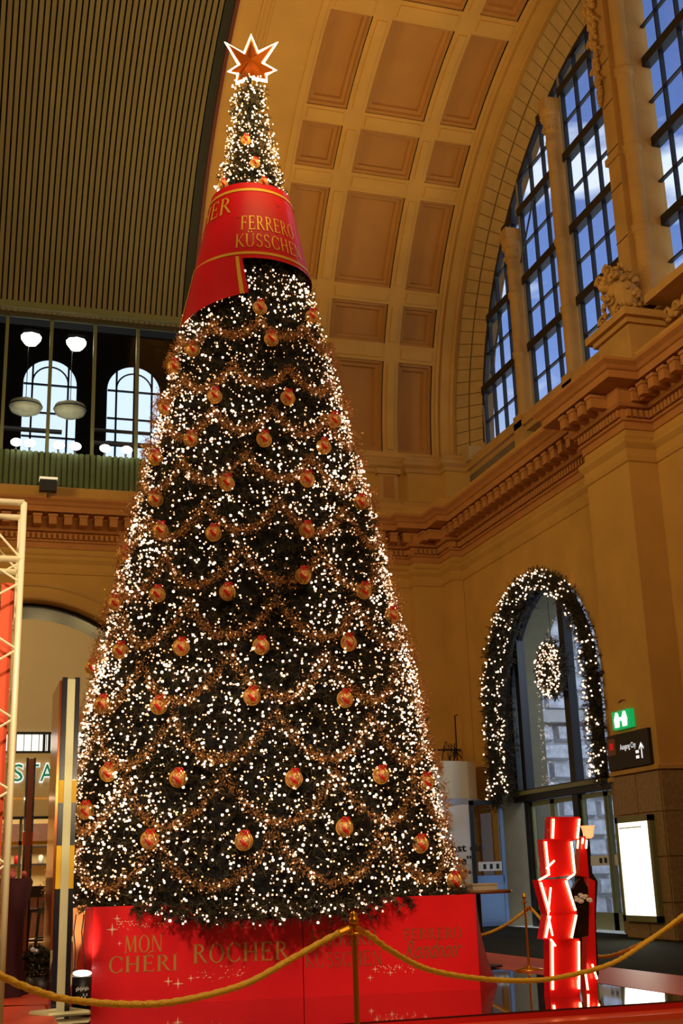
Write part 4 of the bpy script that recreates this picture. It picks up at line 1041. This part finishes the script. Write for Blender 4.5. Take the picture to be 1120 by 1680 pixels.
MB().lathe([(.03, -.02), (.05, 0), (.055, .05), (.07, .1), (.075, .1)], lp, 14).obj('glass_lamp', mat('glowing_glass', srgb(255, 200, 150), .1, emit=(1, .5, .2, 1), estr=.9), dis)

# ---------------- tall banded steles
def stele(px_top, y0, label, h=None):
    pb = onz(103, 1663, SZ) if not h else None
    return pb
SB = onz(101, 1660, SZ+.02); sY = SB.y
def sp(px, py): return ony(px, py, sY)
stl = empty('light_stele', (SB.x, sY, 0), 'tall dark stele with yellow bands and pale centre strip, left of the tree', 'stele')
zt = sp(112, 1111).z; xm = (sp(101, 1640).x+sp(115.5, 1112).x)/2; w = .036
def zat(py): return sp(110, py).z
bnd = [(zat(1317), zat(1280)), (zat(1458), zat(1387))]
lev = sorted([SZ+.01]+[v for b_ in bnd for v in b_]+[zt])
for i in range(len(lev)-1):
    ye = any(abs(lev[i]-b_[0]) < .005 for b_ in bnd)
    for sg in (-1, 1):
        x0 = xm+sg*(w+.022); MB().box(x0-.024, x0+.024, sY, sY+.30, lev[i], lev[i+1]).obj('side_board', YEL if ye else NAVY, stl, **({'label': 'yellow band'} if ye else {}))
MB().box(xm-w, xm+w, sY-.02, sY+.1, SZ+.01, zt-.02).obj('pale_strip', PALEM, stl)
MB().box(xm-w-.07, xm-w-.048, sY+.02, sY+.95, lev[1]*.55, zt-.03).obj('copper_side', COPPER, stl)
f = MB(); z_ = SZ+.03
for (a, b_) in (((xm-.26, sY-.1), (xm-.13, sY-.36)), ((xm-.13, sY-.36), (xm+.22, sY-.3)), ((xm+.22, sY-.3), (xm+.09, sY+.05)), ((xm-.26, sY-.1), (xm+.09, sY+.05))):
    f.tube([(a[0], a[1], z_), (b_[0], b_[1], z_)], .022, 8)
f.obj('foot_frame', PALEM, stl)
S2 = Vector((1.10, 19.5, 0))
st2 = empty('light_stele', S2, 'slimmer dark stele with an orange band farther back by the cafe', 'stele')
z2t = ony(44, 1243, 19.5).z; x2 = ony(44, 1420, 19.5).x; zo = [ony(44, y, 19.5).z for y in (1387, 1365)]
STB = mat('stele_brown', srgb(160, 84, 44), .4)
for sg in (-1, 1):
    for (za, zb, m) in ((0, zo[0], NAVY), (zo[0], zo[1], ORANGE), (zo[1], z2t, NAVY)):
        MB().box(x2+sg*.055-.015, x2+sg*.055+.015, 19.5, 19.75, za, zb).obj('side_board', m, st2)
MB().box(x2-.04, x2+.04, 19.48, 19.6, 0, z2t-.02).obj('centre_strip', STB, st2)

# ---------------- aluminium truss tower
TYY = 9.0
def tp(px, py): return ony(px, py, TYY)
txr = tp(36, 900).x; ttop = tp(40, 825).z
trs = empty('truss_tower', (txr-.2, TYY+.2, 0), 'silver lattice truss tower with cross beam at the left edge', 'truss')
tw = .40
q = MB()
for (x, y) in ((txr, TYY), (txr-tw, TYY), (txr, TYY+tw), (txr-tw, TYY+tw)):
    MB().tube([(x, y, 0), (x, y, ttop)], .024, 10).obj('chord', TRUSS, trs, True)
k = 0; z = .1
while z < ttop-.55:
    z1 = z+.25
    for (a, b_) in (((txr, TYY), (txr-tw, TYY)), ((txr-tw, TYY+tw), (txr, TYY+tw)), ((txr, TYY), (txr, TYY+tw)), ((txr-tw, TYY+tw), (txr-tw, TYY))):
        p, r_ = (a, b_) if k % 2 else (b_, a)
        MB().tube([(p[0], p[1], z), (r_[0], r_[1], z1)], .009, 6).obj('brace', TRUSS, trs)
    z = z1; k += 1
bl = 3.2
for (y, z) in ((TYY, ttop), (TYY, ttop-.44), (TYY+tw, ttop), (TYY+tw, ttop-.44)):
    MB().tube([(txr, y, z), (txr-bl, y, z)], .024, 10).obj('beam_chord', TRUSS, trs, True)
for i in range(8):
    xa, xb = txr-.4*i, txr-.4*(i+1)
    for y in (TYY, TYY+tw):
        za, zb = (ttop, ttop-.44) if i % 2 else (ttop-.44, ttop); MB().tube([(xa, y, za), (xb, y, zb)], .009, 6).obj('brace', TRUSS, trs)
for i in range(3):
    for z in (ttop, ttop-.44): MB().tube([(txr-tw*i, TYY, z), (txr-tw*i, TYY+tw, z)], .014, 6).obj('cross_tube', TRUSS, trs)
sl = MB().box(txr-.13, txr-.04, TYY+.10, TYY+.13, .6, ttop-.6).obj('fabric_strip', ORANGE); tag(sl, 'orange fabric strip hanging inside the lattice tower', 'banner')
light('truss_wash', 'SPOT', (1.5, 6.0, 2.5), 160, (1, .8, .5), (0.2, 9.2, 2.4), .1, 60)

# ---------------- lamp can, cables and board beside the box
CP = ony(134, 1625, 12.0)
can = empty('uplight_can', (CP.x, 12.0, SZ), 'black cylindrical uplight with bright lens at the left foot of the red box', 'lamp')
cz0, cz1 = ony(134, 1655, 12.0).z, ony(134, 1602, 12.0).z
MB().lathe([(0, SZ-cz1+.0), (.085, SZ-cz1), (.09, 0), (.082, 0), (.08, -.03)], (CP.x, 12.0, cz1), 22).obj('housing', BLACKM, can, True)
MB().add([(CP.x+.084*cos(2*pi*i/22), 12.0+.084*sin(2*pi*i/22), cz1+.008+.022*sin(2*pi*i/22)+.02) for i in range(22)], [tuple(range(22))]).obj('lens', LAMPW, can)
MB().tube([(CP.x-.1, 12, cz1-.2), (CP.x-.11, 12, cz1+.02), (CP.x-.11, 12.05, cz1+.04)], .008, 5).obj('yoke', BLACKM, can)
q = MB()
for k in range(9): q.box(CP.x-.06+k*.013, CP.x-.052+k*.013, 11.902, 11.906, cz1-.12+(k % 3)*.006, cz1-.09+(k % 2)*.008)
for k in range(4): q.box(CP.x-.01+k*.014, CP.x+.0+k*.014, 11.902, 11.906, cz1-.18+(k % 2)*.02, cz1-.16+(k % 2)*.02)
q.obj('white_marking', WHITE, can)
pb_ = MB(); pb_.extr([ony(120, 1590, 12.9), ony(143, 1590, 12.9), ony(146, 1482, 12.9), ony(120, 1490, 12.9)], (0, .03, 0))
tag(pb_.obj('side_board', PEACH), 'peach coloured board lit by the uplight beside the red box', 'board')
light('uplight_can_beam', 'SPOT', (CP.x-.02, 12.1, cz1+.05), 40, (1, .75, .45), (CP.x+.0, 12.9, cz1+.7), .05, 90)
for (xa, xb, lb) in ((138, 141, 'thin dark cable hanging beside the red box, right one'), (125, 122, 'thin dark cable hanging beside the red box, left one')):
    tag(MB().tube([ony(xa, 1500, 12.5), ony(xa-4, 1530, 12.5), ony(xa-1, 1560, 12.4), ony(xb, 1592, 12.2)], .006, 5).obj('cable', BLACKM), lb, 'cable')

# ---------------- high table right of the red box
HT = ony(783, 1462, 14.4)
t = empty('high_table', (HT.x, 14.4, SZ), 'round wooden high table half hidden behind the right end of the red box', 'table')
MB().lathe([(0, -.03), (.40, -.03), (.42, -.01), (.42, .01), (0, .01)], HT, 30).obj('table_top', WOODB, t, True)
MB().lathe([(.035, SZ-HT.z), (.035, -.03)], HT, 12).obj('leg', BLACKM, t)
MB().lathe([(0, 0), (.25, 0), (.25, .02), (.05, .04)], (HT.x, 14.4, SZ), 20).obj('foot', BLACKM, t)
q = MB(); q.box(HT.x-.12, HT.x+.20, 14.25, 14.5, HT.z+.01, HT.z+.07).box(HT.x-.13, HT.x+.21, 14.24, 14.51, HT.z+.07, HT.z+.09)
tag(q.obj('carton', KIOSKB), 'flat cream carton lying on the high table', 'box')

# ---------------- kiosk, open door, wires
kio = empty('kiosk', (10.5, 27.5, 0), 'white information kiosk with printed slogan in the hall corner', 'kiosk')
KY = 26.9
q = MB(); q.box(8.6, 11.45, KY-.04, 28.6, 0, 2.72); q.obj('body', KIOSK, kio)
q = MB(); pts = [(8.6, KY-.05), (10.9, KY-.05), (11.4, KY+.06), (11.75, KY+.4), (11.85, 27.8), (8.6, 27.8)]
q.extr([(x, y, 2.86) for x, y in pts], (0, 0, .86)); q.obj('header', KIOSKB, kio)
q = MB(); q.extr([(x*1.0+.03, y-.03, 2.72) for x, y in pts], (0, 0, .14)); q.obj('ledge', mat('ledge_grey', srgb(160, 170, 190), .4), kio)
def kp(px, py): return ony(px, py, KY-.05)
def ktext(s, xa, ya, xb, h, m=INK, off=.0, shear=0):
    a, b_ = kp(xa, ya), kp(xb, ya); hh = (kp(xa, ya-h)-a).length
    put_text(s, a, (1, 0, 0), (0, 0, 1), b_.x-a.x, hh, 'lettering', m, kio, off=off, shear=shear)
ktext('K', 710, 1351, 725, 15, GREYINK); ktext('nation:', 714, 1364, 744, 8, GREYINK)
ktext('chst ein', 731, 1398, 794, 13, INK, .02); ktext('affee”', 727, 1420, 774, 15, INK, .02)
q = MB(); q.ball(kp(762, 1429), .05, 10, 6, (1, .3, 1)); q.ball(kp(770, 1431), .04, 10, 6, (1, .3, 1)); q.obj('round_emblem', mat('emblem_red', srgb(150, 60, 40), .5), kio)
# open glass door leaf, hinged on the left jamb of the arch
ol = empty('open_glass_door', (12.0, 26.45, 0), 'open glass door with blue frame swung inward beside the kiosk', 'door')
ya = 26.45
q = MB(); q.box(11.17, 11.26, ya-.03, ya+.03, .03, 2.78).box(11.17, 11.99, ya-.03, ya+.03, 2.68, 2.78); q.obj('frame', IRON, ol)
q = MB(); q.box(11.90, 11.98, ya-.035, ya+.035, .03, 2.68).box(11.26, 11.92, ya-.035, ya+.035, .03, .12).box(11.26, 11.92, ya-.035, ya+.035, .95, 1.12); q.obj('rail', BLUEM, ol)
MB().box(11.27, 11.9, ya-.02, ya+.02, .12, .95).obj('lower_panel', mat('blue_panel', srgb(120, 160, 220), .3), ol)
MB().poly([(11.27, ya, 1.12), (11.9, ya, 1.12), (11.9, ya, 2.68), (11.27, ya, 2.68)]).obj('pane', GLASSD, ol)
bw = MB().box(11.30, 11.88, ya-.026, ya-.02, 1.22, 1.42).obj('pictogram_band', BANDW, ol)
for k in range(3): MB().box(11.42+k*.16, 11.49+k*.16, ya-.03, ya-.027, 1.26, 1.37).obj('pictogram', INK, ol)
wr_ = empty('cable_tangle', (11.6, 28.0, 3.8), 'tangle of dark cables and pipes on the wall above the kiosk', 'cables')
random.seed(6)
for k in range(9):
    x = 10.9+random.random()*.6; MB().tube([(x, 27.75, 3.74), (x+random.uniform(-.2, .2), 27.8, 3.9+random.random()*.4), (x+random.uniform(-.1, .3), 27.7, 3.85+random.random()*.3)], .014, 5).obj('cable', BLACKM, wr_)
MB().tube([(11.5, 27.8, 3.75), (11.5, 27.8, 4.9), (11.58, 27.85, 4.93)], .02, 6).obj('pipe', BLACKM, wr_)
MB().box(10.0, 11.6, 27.75, 27.8, 4.05, 4.09).obj('cable_tray', BLACKM, wr_)

# ---------------- signs on the pilaster
XP = 11.33
def pz(px, py): return onx(px, py, XP)
sg = empty('exit_direction_sign', (XP, 19.5, 3.2), 'black hanging sign with white arrow and red square on the pilaster', 'sign')
a, b_, c, d = pz(998, 1215), pz(1071, 1197), pz(1072, 1257), pz(1001, 1267)
y0, y1 = 18.72, 20.16; z0, z1 = 2.90, 3.52
MB().box(XP, 11.4, y0, y1, z0, z1).obj('board', BLACKM, sg)
MB().box(XP-.006, XP, y1-.30, y1-.02, z1-.36, z1-.06).obj('red_square', mat('dull_red', srgb(120, 70, 50), .5), sg)
MB().box(XP-.010, XP-.006, y1-.22, y1-.10, z1-.26, z1-.14).obj('red_emblem', mat('logo_red', srgb(220, 20, 30), .5, emit=srgb(220, 20, 30), estr=.3), sg)
put_text('Ausgang City', (XP-.004, y1-.46, z0+.30), (0, -1, 0), (0, 0, 1), .55, .13, 'lettering', SIGNW, sg)
q = MB(); ya_ = y0+.25
q.box(XP-.006, XP-.002, ya_-.015, ya_+.015, z0+.12, z0+.36)
for s_ in (-1, 1): q.add([(XP-.006, ya_, z0+.40), (XP-.006, ya_, z0+.35), (XP-.006, ya_+s_*.08, z0+.27), (XP-.006, ya_+s_*.08, z0+.31)], [(0, 1, 2, 3)])
q.obj('arrow', SIGNW, sg)
for zz in (.13, .22): MB().box(XP-.006, XP-.002, ya_+.10, ya_+.20, z0+zz, z0+zz+.05).obj('small_pictogram', SIGNW, sg)
ex_ = empty('emergency_exit_sign', (11.3, 19.85, 3.9), 'small glowing green and white emergency exit sign above the black sign', 'sign')
MB().box(11.3, 11.4, 19.22, 19.84, 3.60, 3.92).obj('box', EXITG, ex_)
q = MB()
X_ = 11.295
for yc in (19.40, 19.67):
    q.add([(X_, yc-.08, 3.63), (X_, yc+.08, 3.63), (X_, yc+.10, 3.77), (X_, yc+.03, 3.90), (X_, yc-.05, 3.89), (X_, yc-.10, 3.77)], [tuple(range(6))])
q.box(X_-.001, X_, 19.45, 19.62, 3.74, 3.80)
q.obj('pictogram', EXITW, ex_)
tag(MB().tube([(11.38, 19.45, 4.10), (11.38, 19.58, 4.12), (11.38, 19.7, 4.09)], .01, 5).obj('cable_stub', mat('rust_red', srgb(120, 40, 20), .6)), 'small red cable end on the wall above the green exit sign', 'cable')
# light box
lb = empty('light_box', (11.25, 19.4, .3), 'tall glowing blank white poster light box on the pilaster', 'light box')
y0, y1, z0, z1 = 18.84, 20.04, .30, 2.06
q = MB(); q.box(11.27, 11.37, y0, y0+.09, z0, z1).box(11.27, 11.37, y1-.09, y1, z0, z1).box(11.27, 11.37, y0, y1, z1-.1, z1).box(11.27, 11.37, y0, y1, z0, z0+.1)
q.obj('frame', OLIVEM, lb)
MB().box(11.28, 11.35, y0+.09, y1-.09, z0+.1, z1-.1).obj('lit_panel', LIGHTBOX, lb)
MB().box(11.274, 11.278, y0+.3, y1-.12, z1-.2, z1-.18).obj('faint_print', mat('faint_grey', srgb(215, 215, 190), .6), lb)
light('light_box_glow', 'AREA', (11.15, 19.4, 1.2), 14, (1, .97, .8), (9, 19.2, .9), 1.1, 1.5)

# ---------------- garland and wreath at the arched doorway
def tuft_obj(name, P, D, nn, ln, wd, root, m=NEEDLE):
    V, F = needles(np.array(P), np.array(D), nn, ln, wd); o = bpy.data.objects.new(name, mesh_np(name, V-np.array(wloc(root)), F, m)); COL.objects.link(o); o.parent = root; o['kind'] = 'stuff'
gar = empty('door_garland', (11.9, AY, AZ+AR), 'lit fir garland framing the arched doorway in the right wall', 'garland')
path = [(11.88, AY+AR-.14, 2.75+.0+i*.14) for i in range(15)]+[(11.88, AY+(AR-.14)*cos(pi*i/46), AZ+(AR-.14)*sin(pi*i/46)) for i in range(47)]+[(11.88, AY-AR+.14, AZ-i*.14) for i in range(15)]
P, D, bp, br = [], [], [], []; random.seed(21)
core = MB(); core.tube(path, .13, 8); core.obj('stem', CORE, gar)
for i in range(2600):
    p = random.choice(path); n = Vector((random.gauss(-.3, 1), random.gauss(0, 1), random.gauss(0, 1))).normalized()
    P.append((p[0]+n.x*.05, p[1]+n.y*.05+random.uniform(-.05, .05), p[2]+n.z*.05+random.uniform(-.07, .07))); D.append(tuple(n))
tuft_obj('foliage', P, D, 14, .09, .018, gar)
for i in range(420):
    k = random.randrange(len(path)); p = path[k]; a = random.uniform(.45*pi, 1.6*pi)
    c = Vector((0, p[1]-AY, max(0, p[2]-AZ))); c = c.normalized() if p[2] > AZ else Vector((0, 1 if p[1] > AY else -1, 0))
    if noise.noise(Vector((p[1]*1.3, p[2]*1.3, 3))) < -.22 and random.random() < .7: continue
    q = Vector(p)+Vector((cos(a)*.22, 0, 0))+c*(sin(a)*.20)+Vector((0, random.uniform(-.08, .08), random.uniform(-.08, .08))); bp.append(tuple(q)); br.append(random.uniform(.017, .028))
bulbs(bp, br, gar, 300)
# second strand of the garland on the inner left jamb
gar2 = empty('door_garland', (12.5, 26.4, 4.5), 'second lit fir garland strand just inside the left jamb of the arch', 'garland')
path2 = [(12.14, 26.32, 2.95+i*.12) for i in range(17)]+[(12.14, AY+(AR-.28)*cos(radians(t_)), AZ+(AR-.28)*sin(radians(t_))) for t_ in range(3, 75, 5)]
P, D, bp, br = [], [], [], []
MB().tube(path2, .15, 8).obj('stem', CORE, gar2)
for i in range(800):
    p = random.choice(path2); n = Vector((random.gauss(-.3, 1), random.gauss(0, 1), random.gauss(0, 1))).normalized(); P.append((p[0]+n.x*.07, p[1]+n.y*.07, p[2]+n.z*.09)); D.append(tuple(n))
tuft_obj('foliage', P, D, 14, .09, .018, gar2)
for i in range(130):
    p = random.choice(path2); bp.append((p[0]-random.uniform(.08, .2), p[1]-random.uniform(-.12, .2), p[2]+random.uniform(-.08, .08))); br.append(random.uniform(.017, .027))
bulbs(bp, br, gar2, 300)
WC = onx(907, 1098, 12.2)
wre = empty('lit_wreath', WC, 'round fir wreath covered in warm lights hanging in the arched window', 'wreath')
P, D, bp, br = [], [], [], []
for i in range(1100):
    a = random.uniform(0, 2*pi); r = .40+random.gauss(0, .1); n = Vector((random.gauss(-.3, .8), random.gauss(0, 1), random.gauss(0, 1))).normalized()
    P.append((WC.x+random.uniform(-.08, .08), WC.y+r*cos(a), WC.z+r*sin(a))); D.append(tuple(n))
tuft_obj('foliage', P, D, 14, .085, .018, wre)
MB().tube([(WC.x, WC.y+.4*cos(2*pi*i/24), WC.z+.4*sin(2*pi*i/24)) for i in range(24)], .1, 8, closed=True).obj('ring', CORE, wre)
for i in range(190):
    a = random.uniform(0, 2*pi); r = .62*sqrt(random.uniform(.07, 1)); bp.append((WC.x-random.uniform(.1, .18), WC.y+r*cos(a), WC.z+r*sin(a))); br.append(random.uniform(.017, .027))
bulbs(bp, br, wre, 300)
MB().tube([WC, (WC.x, WC.y, AZ+2.3)], .008, 5).obj('hanger', BLACKM, wre)

# ---------------- lamps at the upper left
for (px, py, lbl) in ((42, 667, 'oval hanging lamp shade on the left behind the glazing'), (115, 672, 'oval hanging lamp shade on the right behind the glazing')):
    c = ony(px, py, 33); o = empty('hanging_lamp', c, lbl, 'lamp', 'oval hanging lamps')
    MB().lathe([(0, -.26), (.2, -.24), (.4, -.14), (.47, 0), (.42, .12), (.2, .22), (0, .25)], c, 26).obj('shade', SHADE, o, True)
    MB().lathe([(.465, -.02), (.475, 0), (.465, .02)], c, 26).obj('seam', BLACKM, o)
    MB().tube([(c.x, c.y, c.z+.2), (c.x, c.y, c.z+4)], .012, 5).obj('cable', BLACKM, o)
for (px, py, lbl) in ((51, 557, 'bright rectangular floodlight high on the left behind the glazing'), (125, 565, 'bright rectangular floodlight high on the right behind the glazing')):
    c = ony(px, py, 33); o = empty('hall_floodlight', c, lbl, 'lamp', 'hall floodlights')
    MB().lathe([(.18, -.14), (.27, -.02), (.29, .1), (.0, .1)], c, 8).obj('lens', LAMPW, o)
    MB().box(c.x-.24, c.x+.24, c.y-.15, c.y+.2, c.z+.12, c.z+.26).obj('housing', BLACKM, o)
    MB().tube([(c.x, c.y, c.z+.2), (c.x, c.y, c.z+4)], .015, 5).obj('hanger', BLACKM, o)
desc = ['leftmost', 'second from left', 'third from left', 'fourth from left', 'fifth from left', 'sixth from left', 'seventh from left, beside the tree']
for (px, dsc) in zip((26, 48, 95, 122, 170, 205, 241), desc):
    c = ony(px, 728+px*.065, 28.9); c.z = 11.52
    o = empty('parapet_spotlight', (c.x, 28.9, 11.38), f'small dazzling spotlight on the green parapet, {dsc}', 'lamp', 'parapet spotlights')
    MB().lathe([(0, .12), (.06, .12), (.05, -.02), (.09, -.06)], (c.x, 28.62, 11.5), 12, 'y').obj('housing', BLACKM, o)
    MB().ball((c.x, 28.54, 11.5), .115, 12, 8, (1.2, .5, .9)).obj('lens', LAMPW, o, True)
    MB().box(c.x-.02, c.x+.02, 28.68, 28.8, 11.36, 11.5).obj('bracket', BLACKM, o)
    light('parapet_spot_light', 'SPOT', (c.x, 28.15, 11.75), 110, (.95, 1, .75), (c.x, 28.72, 10.9), .05, 110, .9)
c = ony(79, 797, 28.2)
o = empty('black_floodlight', (c.x, 28.3, 10.1), 'black box floodlight standing on the left cornice', 'lamp')
MB().box(c.x-.20, c.x+.20, 28.15, 28.35, c.z-.13, c.z+.15).obj('housing', BLACKM, o)
MB().box(c.x-.21, c.x+.21, 28.12, 28.38, c.z+.15, c.z+.20).obj('lit_top', mat('lit_lid_glow', srgb(236, 220, 170), .5, emit=(1, .9, .6, 1), estr=.6), o)  # glow in the lid material stands for light falling on its top
MB().box(c.x-.02, c.x+.02, 28.2, 28.3, 10.05, c.z-.13).obj('stand', BLACKM, o)

# ---------------- cafe front, left
pos_ = {'S': (19, 38), 'T': (42, 64), 'A': (65, 89)}
sg = empty('shop_letters', (1.5, 29.12, 3.6), 'green letters with white halo on the cream cafe fascia', 'sign')
for ch, (xa, xb) in pos_.items():
    p0, p1 = ony(xa+1, 1281, 29.05), ony(xb-1, 1281, 29.05)
    put_text(ch, (p0.x-.03, 29.12, 3.46), (1, 0, 0), (0, 0, 1), p1.x-p0.x+.06, .46, 'letter_halo', SIGNW, sg, off=.045)
    put_text(ch, (p0.x, 29.06, 3.5), (1, 0, 0), (0, 0, 1), p1.x-p0.x, .38, 'letter', SIGNG, sg, ext=.04)
room = struct(empty('cafe_room', (1.3, 31, 0)))
q = MB(); q.box(-2.2, 4.8, 33.5, 33.7, 0, 4.1).box(-2.3, -2.2, 29.4, 33.6, 0, 4.1).box(4.8, 4.9, 29.4, 33.6, 0, 4.1).box(-2.2, 4.8, 29.4, 33.6, 3.3, 3.5); q.obj('room_shell', CREAM, room)
MB().box(-2.2, 4.8, 29.0, 33.6, -.02, .01).obj('cafe_floor', mat('cafe_floor_tile', srgb(200, 176, 130), .3), room)
light('cafe_ceiling_lamp', 'AREA', (1.4, 31.2, 3.25), 260, (1, .78, .48), (1.4, 31.2, 0), 3, 2)
sh = empty('shop_window', (1.3, 29.3, 0), 'glazed cafe shopfront under the cream fascia', 'shopfront')
for x in (.4, 1.33, 2.26, 3.2): MB().box(x-.03, x+.03, 29.25, 29.33, 0, 2.7).obj('post', OLIVEM, sh)
MB().box(-2, 4.7, 29.25, 29.33, 2.1, 2.18).obj('rail', BRASS, sh)
for xa in (.43, 1.36, 2.29): MB().poly([(xa, 29.3, .02), (xa+.87, 29.3, .02), (xa+.87, 29.3, 2.68), (xa, 29.3, 2.68)]).obj('pane', GLASSD, sh)
ct = empty('cafe_counter', (1.6, 31.4, 0), 'brown cafe counter inside the lit shop', 'counter')
MB().box(-.5, 3.6, 31.4, 32.1, 0, 1.0).obj('body', BROWNR, ct); MB().box(-.6, 3.7, 31.3, 32.2, 1.0, 1.06).obj('worktop', WOODB, ct)
shf = empty('wall_shelf', (1.6, 33.3, 1.6), 'dark wall shelf at the back of the cafe', 'shelf')
MB().box(.4, 3.2, 33.1, 33.45, 1.7, 1.75).box(.4, 3.2, 33.1, 33.45, 2.15, 2.2).obj('board', WOODD, shf)
MB().box(.6, 3.0, 33.3, 33.48, 2.3, 2.75).obj('menu_board', BROWNR, shf)
random.seed(8); cols_ = [WHITE, BROWNR, WOODD, REDC, GREEN]
cn = ['white', 'brown', 'dark', 'red', 'green']
for k in range(9):
    x = .55+k*.3; m = cols_[k % 5]; q = MB(); q.lathe([(0, 0), (.06, 0), (.07, .16), (.05, .2), (.02, .22), (0, .22)], (x, 33.25, 1.75), 10)
    tag(q.obj('jar', m, smooth=True), f'{cn[k%5]} jar on the cafe back shelf, {["leftmost","second","third","fourth","fifth","sixth","seventh","eighth","ninth"][k]} from the left' if k else 'white jar at the left end of the cafe back shelf', 'jar', 'jars on the cafe shelf')
for k in range(6):
    x = .5+k*.42; q = MB(); q.lathe([(0, 0), (.05, 0), (.07, .12), (.065, .12), (.045, .01)], (x, 31.6, 1.06), 10)
    tag(q.obj('cup', WHITE, smooth=True), f'white cup on the cafe counter, {["leftmost","second","third","fourth","fifth","sixth"][k]} from the left', 'cup', 'cups on the counter')
def stool(px, Y, label):
    c = ony(px, 1500, Y); x = c.x
    o = empty('bar_stool', (x, Y, 0), label, 'bar stool', 'dark bar stools')
    MB().box(x-.2, x+.2, Y-.2, Y+.2, .74, .80).obj('seat', WOODD, o)
    q = MB(); q.box(x-.2, x+.2, Y+.17, Y+.2, 1.0, 1.2).box(x-.2, x-.17, Y+.17, Y+.2, .8, 1.2).box(x+.17, x+.2, Y+.17, Y+.2, .8, 1.2); q.obj('backrest', WOODD, o)
    for (sx_, sy_) in ((-1, -1), (1, -1), (1, 1), (-1, 1)): MB().tube([(x+sx_*.16, Y+sy_*.16, .75), (x+sx_*.21, Y+sy_*.21, 0)], .02, 6).obj('leg', WOODD, o)
    q = MB()
    for (a, b_) in (((-1, -1), (1, -1)), ((1, -1), (1, 1)), ((1, 1), (-1, 1)), ((-1, 1), (-1, -1))): q.tube([(x+a[0]*.195, Y+a[1]*.195, .25), (x+b_[0]*.195, Y+b_[1]*.195, .25)], .014, 5)
    q.obj('footrest', WOODD, o)
stool(64, 24.0, 'dark wooden bar stool between the two steles'); stool(78, 25.2, 'dark bar stool farther back, half behind the near stele')
c = ony(24, 1500, 13.6)
o = empty('draped_table', (c.x-.15, 13.9, 0), 'standing table draped to the floor in dark maroon cloth', 'table')
q = MB(); n = 40; tz = ony(24, 1441, 13.6).z
for (r, z) in ((.0, tz), (.32, tz), (.34, tz-.04), (.25, tz-.4), (.24, .5), (.34, .02)):
    for i in range(n): a = 2*pi*i/n; rr = r*(1+(.07*cos(8*a) if z < tz-.1 else 0)); q.v.append((c.x-.15+rr*cos(a), 13.9+rr*sin(a), z))
for j in range(5):
    for i in range(n): q.f.append((j*n+i, j*n+(i+1) % n, (j+1)*n+(i+1) % n, (j+1)*n+i))
q.obj('cloth', MAROON, o, True)
q = MB(); random.seed(12)
for k in range(14): q.ball((c.x-.15+random.uniform(-.2, .25), 13.75+random.uniform(-.1, .2), tz+random.uniform(.02, .1)), random.uniform(.02, .045), 7, 5)
tag(q.obj('flower_arrangement', mat('dusty_pink', srgb(200, 96, 90), .7)), 'small bunch of reddish flowers on the maroon draped table', 'flowers')
# orange carpets at the lower left
for (x0, x1, y0, y1, lbl) in ((-1.2, .86, 10.2, 12.6, 'orange red carpet piece under the truss, front one'), (-1.2, 1.0, 12.66, 15.2, 'orange red carpet piece behind the front one at lower left')):
    q = MB(); n = 8
    for i in range(n+1):
        for j in range(n+1): q.v.append((x0+(x1-x0)*i/n, y0+(y1-y0)*j/n, SZ+.02+.012*sin(i*1.3+j)*cos(j*1.7)))
    for i in range(n):
        for j in range(n): q.f.append((i*(n+1)+j, (i+1)*(n+1)+j, (i+1)*(n+1)+j+1, i*(n+1)+j+1))
    s0 = len(q.v); q.add([(x0, y0, 0), (x1, y0, 0), (x1, y0, SZ+.02), (x0, y0, SZ+.02)], [(0, 1, 2, 3)])
    tag(q.obj('carpet_piece', mat('orange_carpet', srgb(214, 74, 44), .4) if 'orange_carpet' not in MATS else MATS['orange_carpet']), lbl, 'carpet')
# potted evergreen with white blossoms between stele and truss
c = ony(70, 1590, 14.6)
o = empty('small_plant', (c.x, 14.6, 0), 'dark leafy potted plant with white blooms behind the stele foot', 'plant')
MB().lathe([(0, 0), (.14, 0), (.18, .25), (.16, .25), (.15, .2), (0, .2)], (c.x, 14.6, 0), 16).obj('pot', WOODD, o, True)
P, D = [], []
for i in range(160):
    n = Vector((random.gauss(0, 1), random.gauss(0, 1), abs(random.gauss(.5, .8)))).normalized(); P.append((c.x+n.x*.08, 14.6+n.y*.08, .28+n.z*.15)); D.append(tuple(n))
tuft_obj('foliage', P, D, 10, .08, .03, o)
q = MB()
for k in range(7): MB().ball((c.x+random.uniform(-.15, .2), 14.45+random.uniform(-.1, .1), .35+random.random()*.2), .028, 7, 5).obj('bloom', WHITE, o)

light('shade_fill', 'AREA', (1.6, 31.5, 11.6), 60, (1, .95, .7), (1.8, 33, 14.3), 1.5, 1.0)  # added light below the oval shades, brightens them from underneath
light('kiosk_fill', 'SPOT', (8.4, 21.5, 5.0), 700, (.88, .92, 1.0), (10.6, 27, 1.7), .3, 34, .8)  # added spot out in the hall, lifts the kiosk front
light('outside_fill', 'AREA', (16.5, 22.5, 7.5), 260, (.75, .85, 1.0), (15.5, 30, 4), 2, 2)  # added unseen cool light, brightens the stonework beyond the doorway
light('arch_panel_fill', 'SPOT', (1.0, 19.5, 2.8), 520, (1, .92, .62), (1.3, 29.3, 5.6), .3, 30, .6)  # added spot in mid hall, brightens the beige arch panel
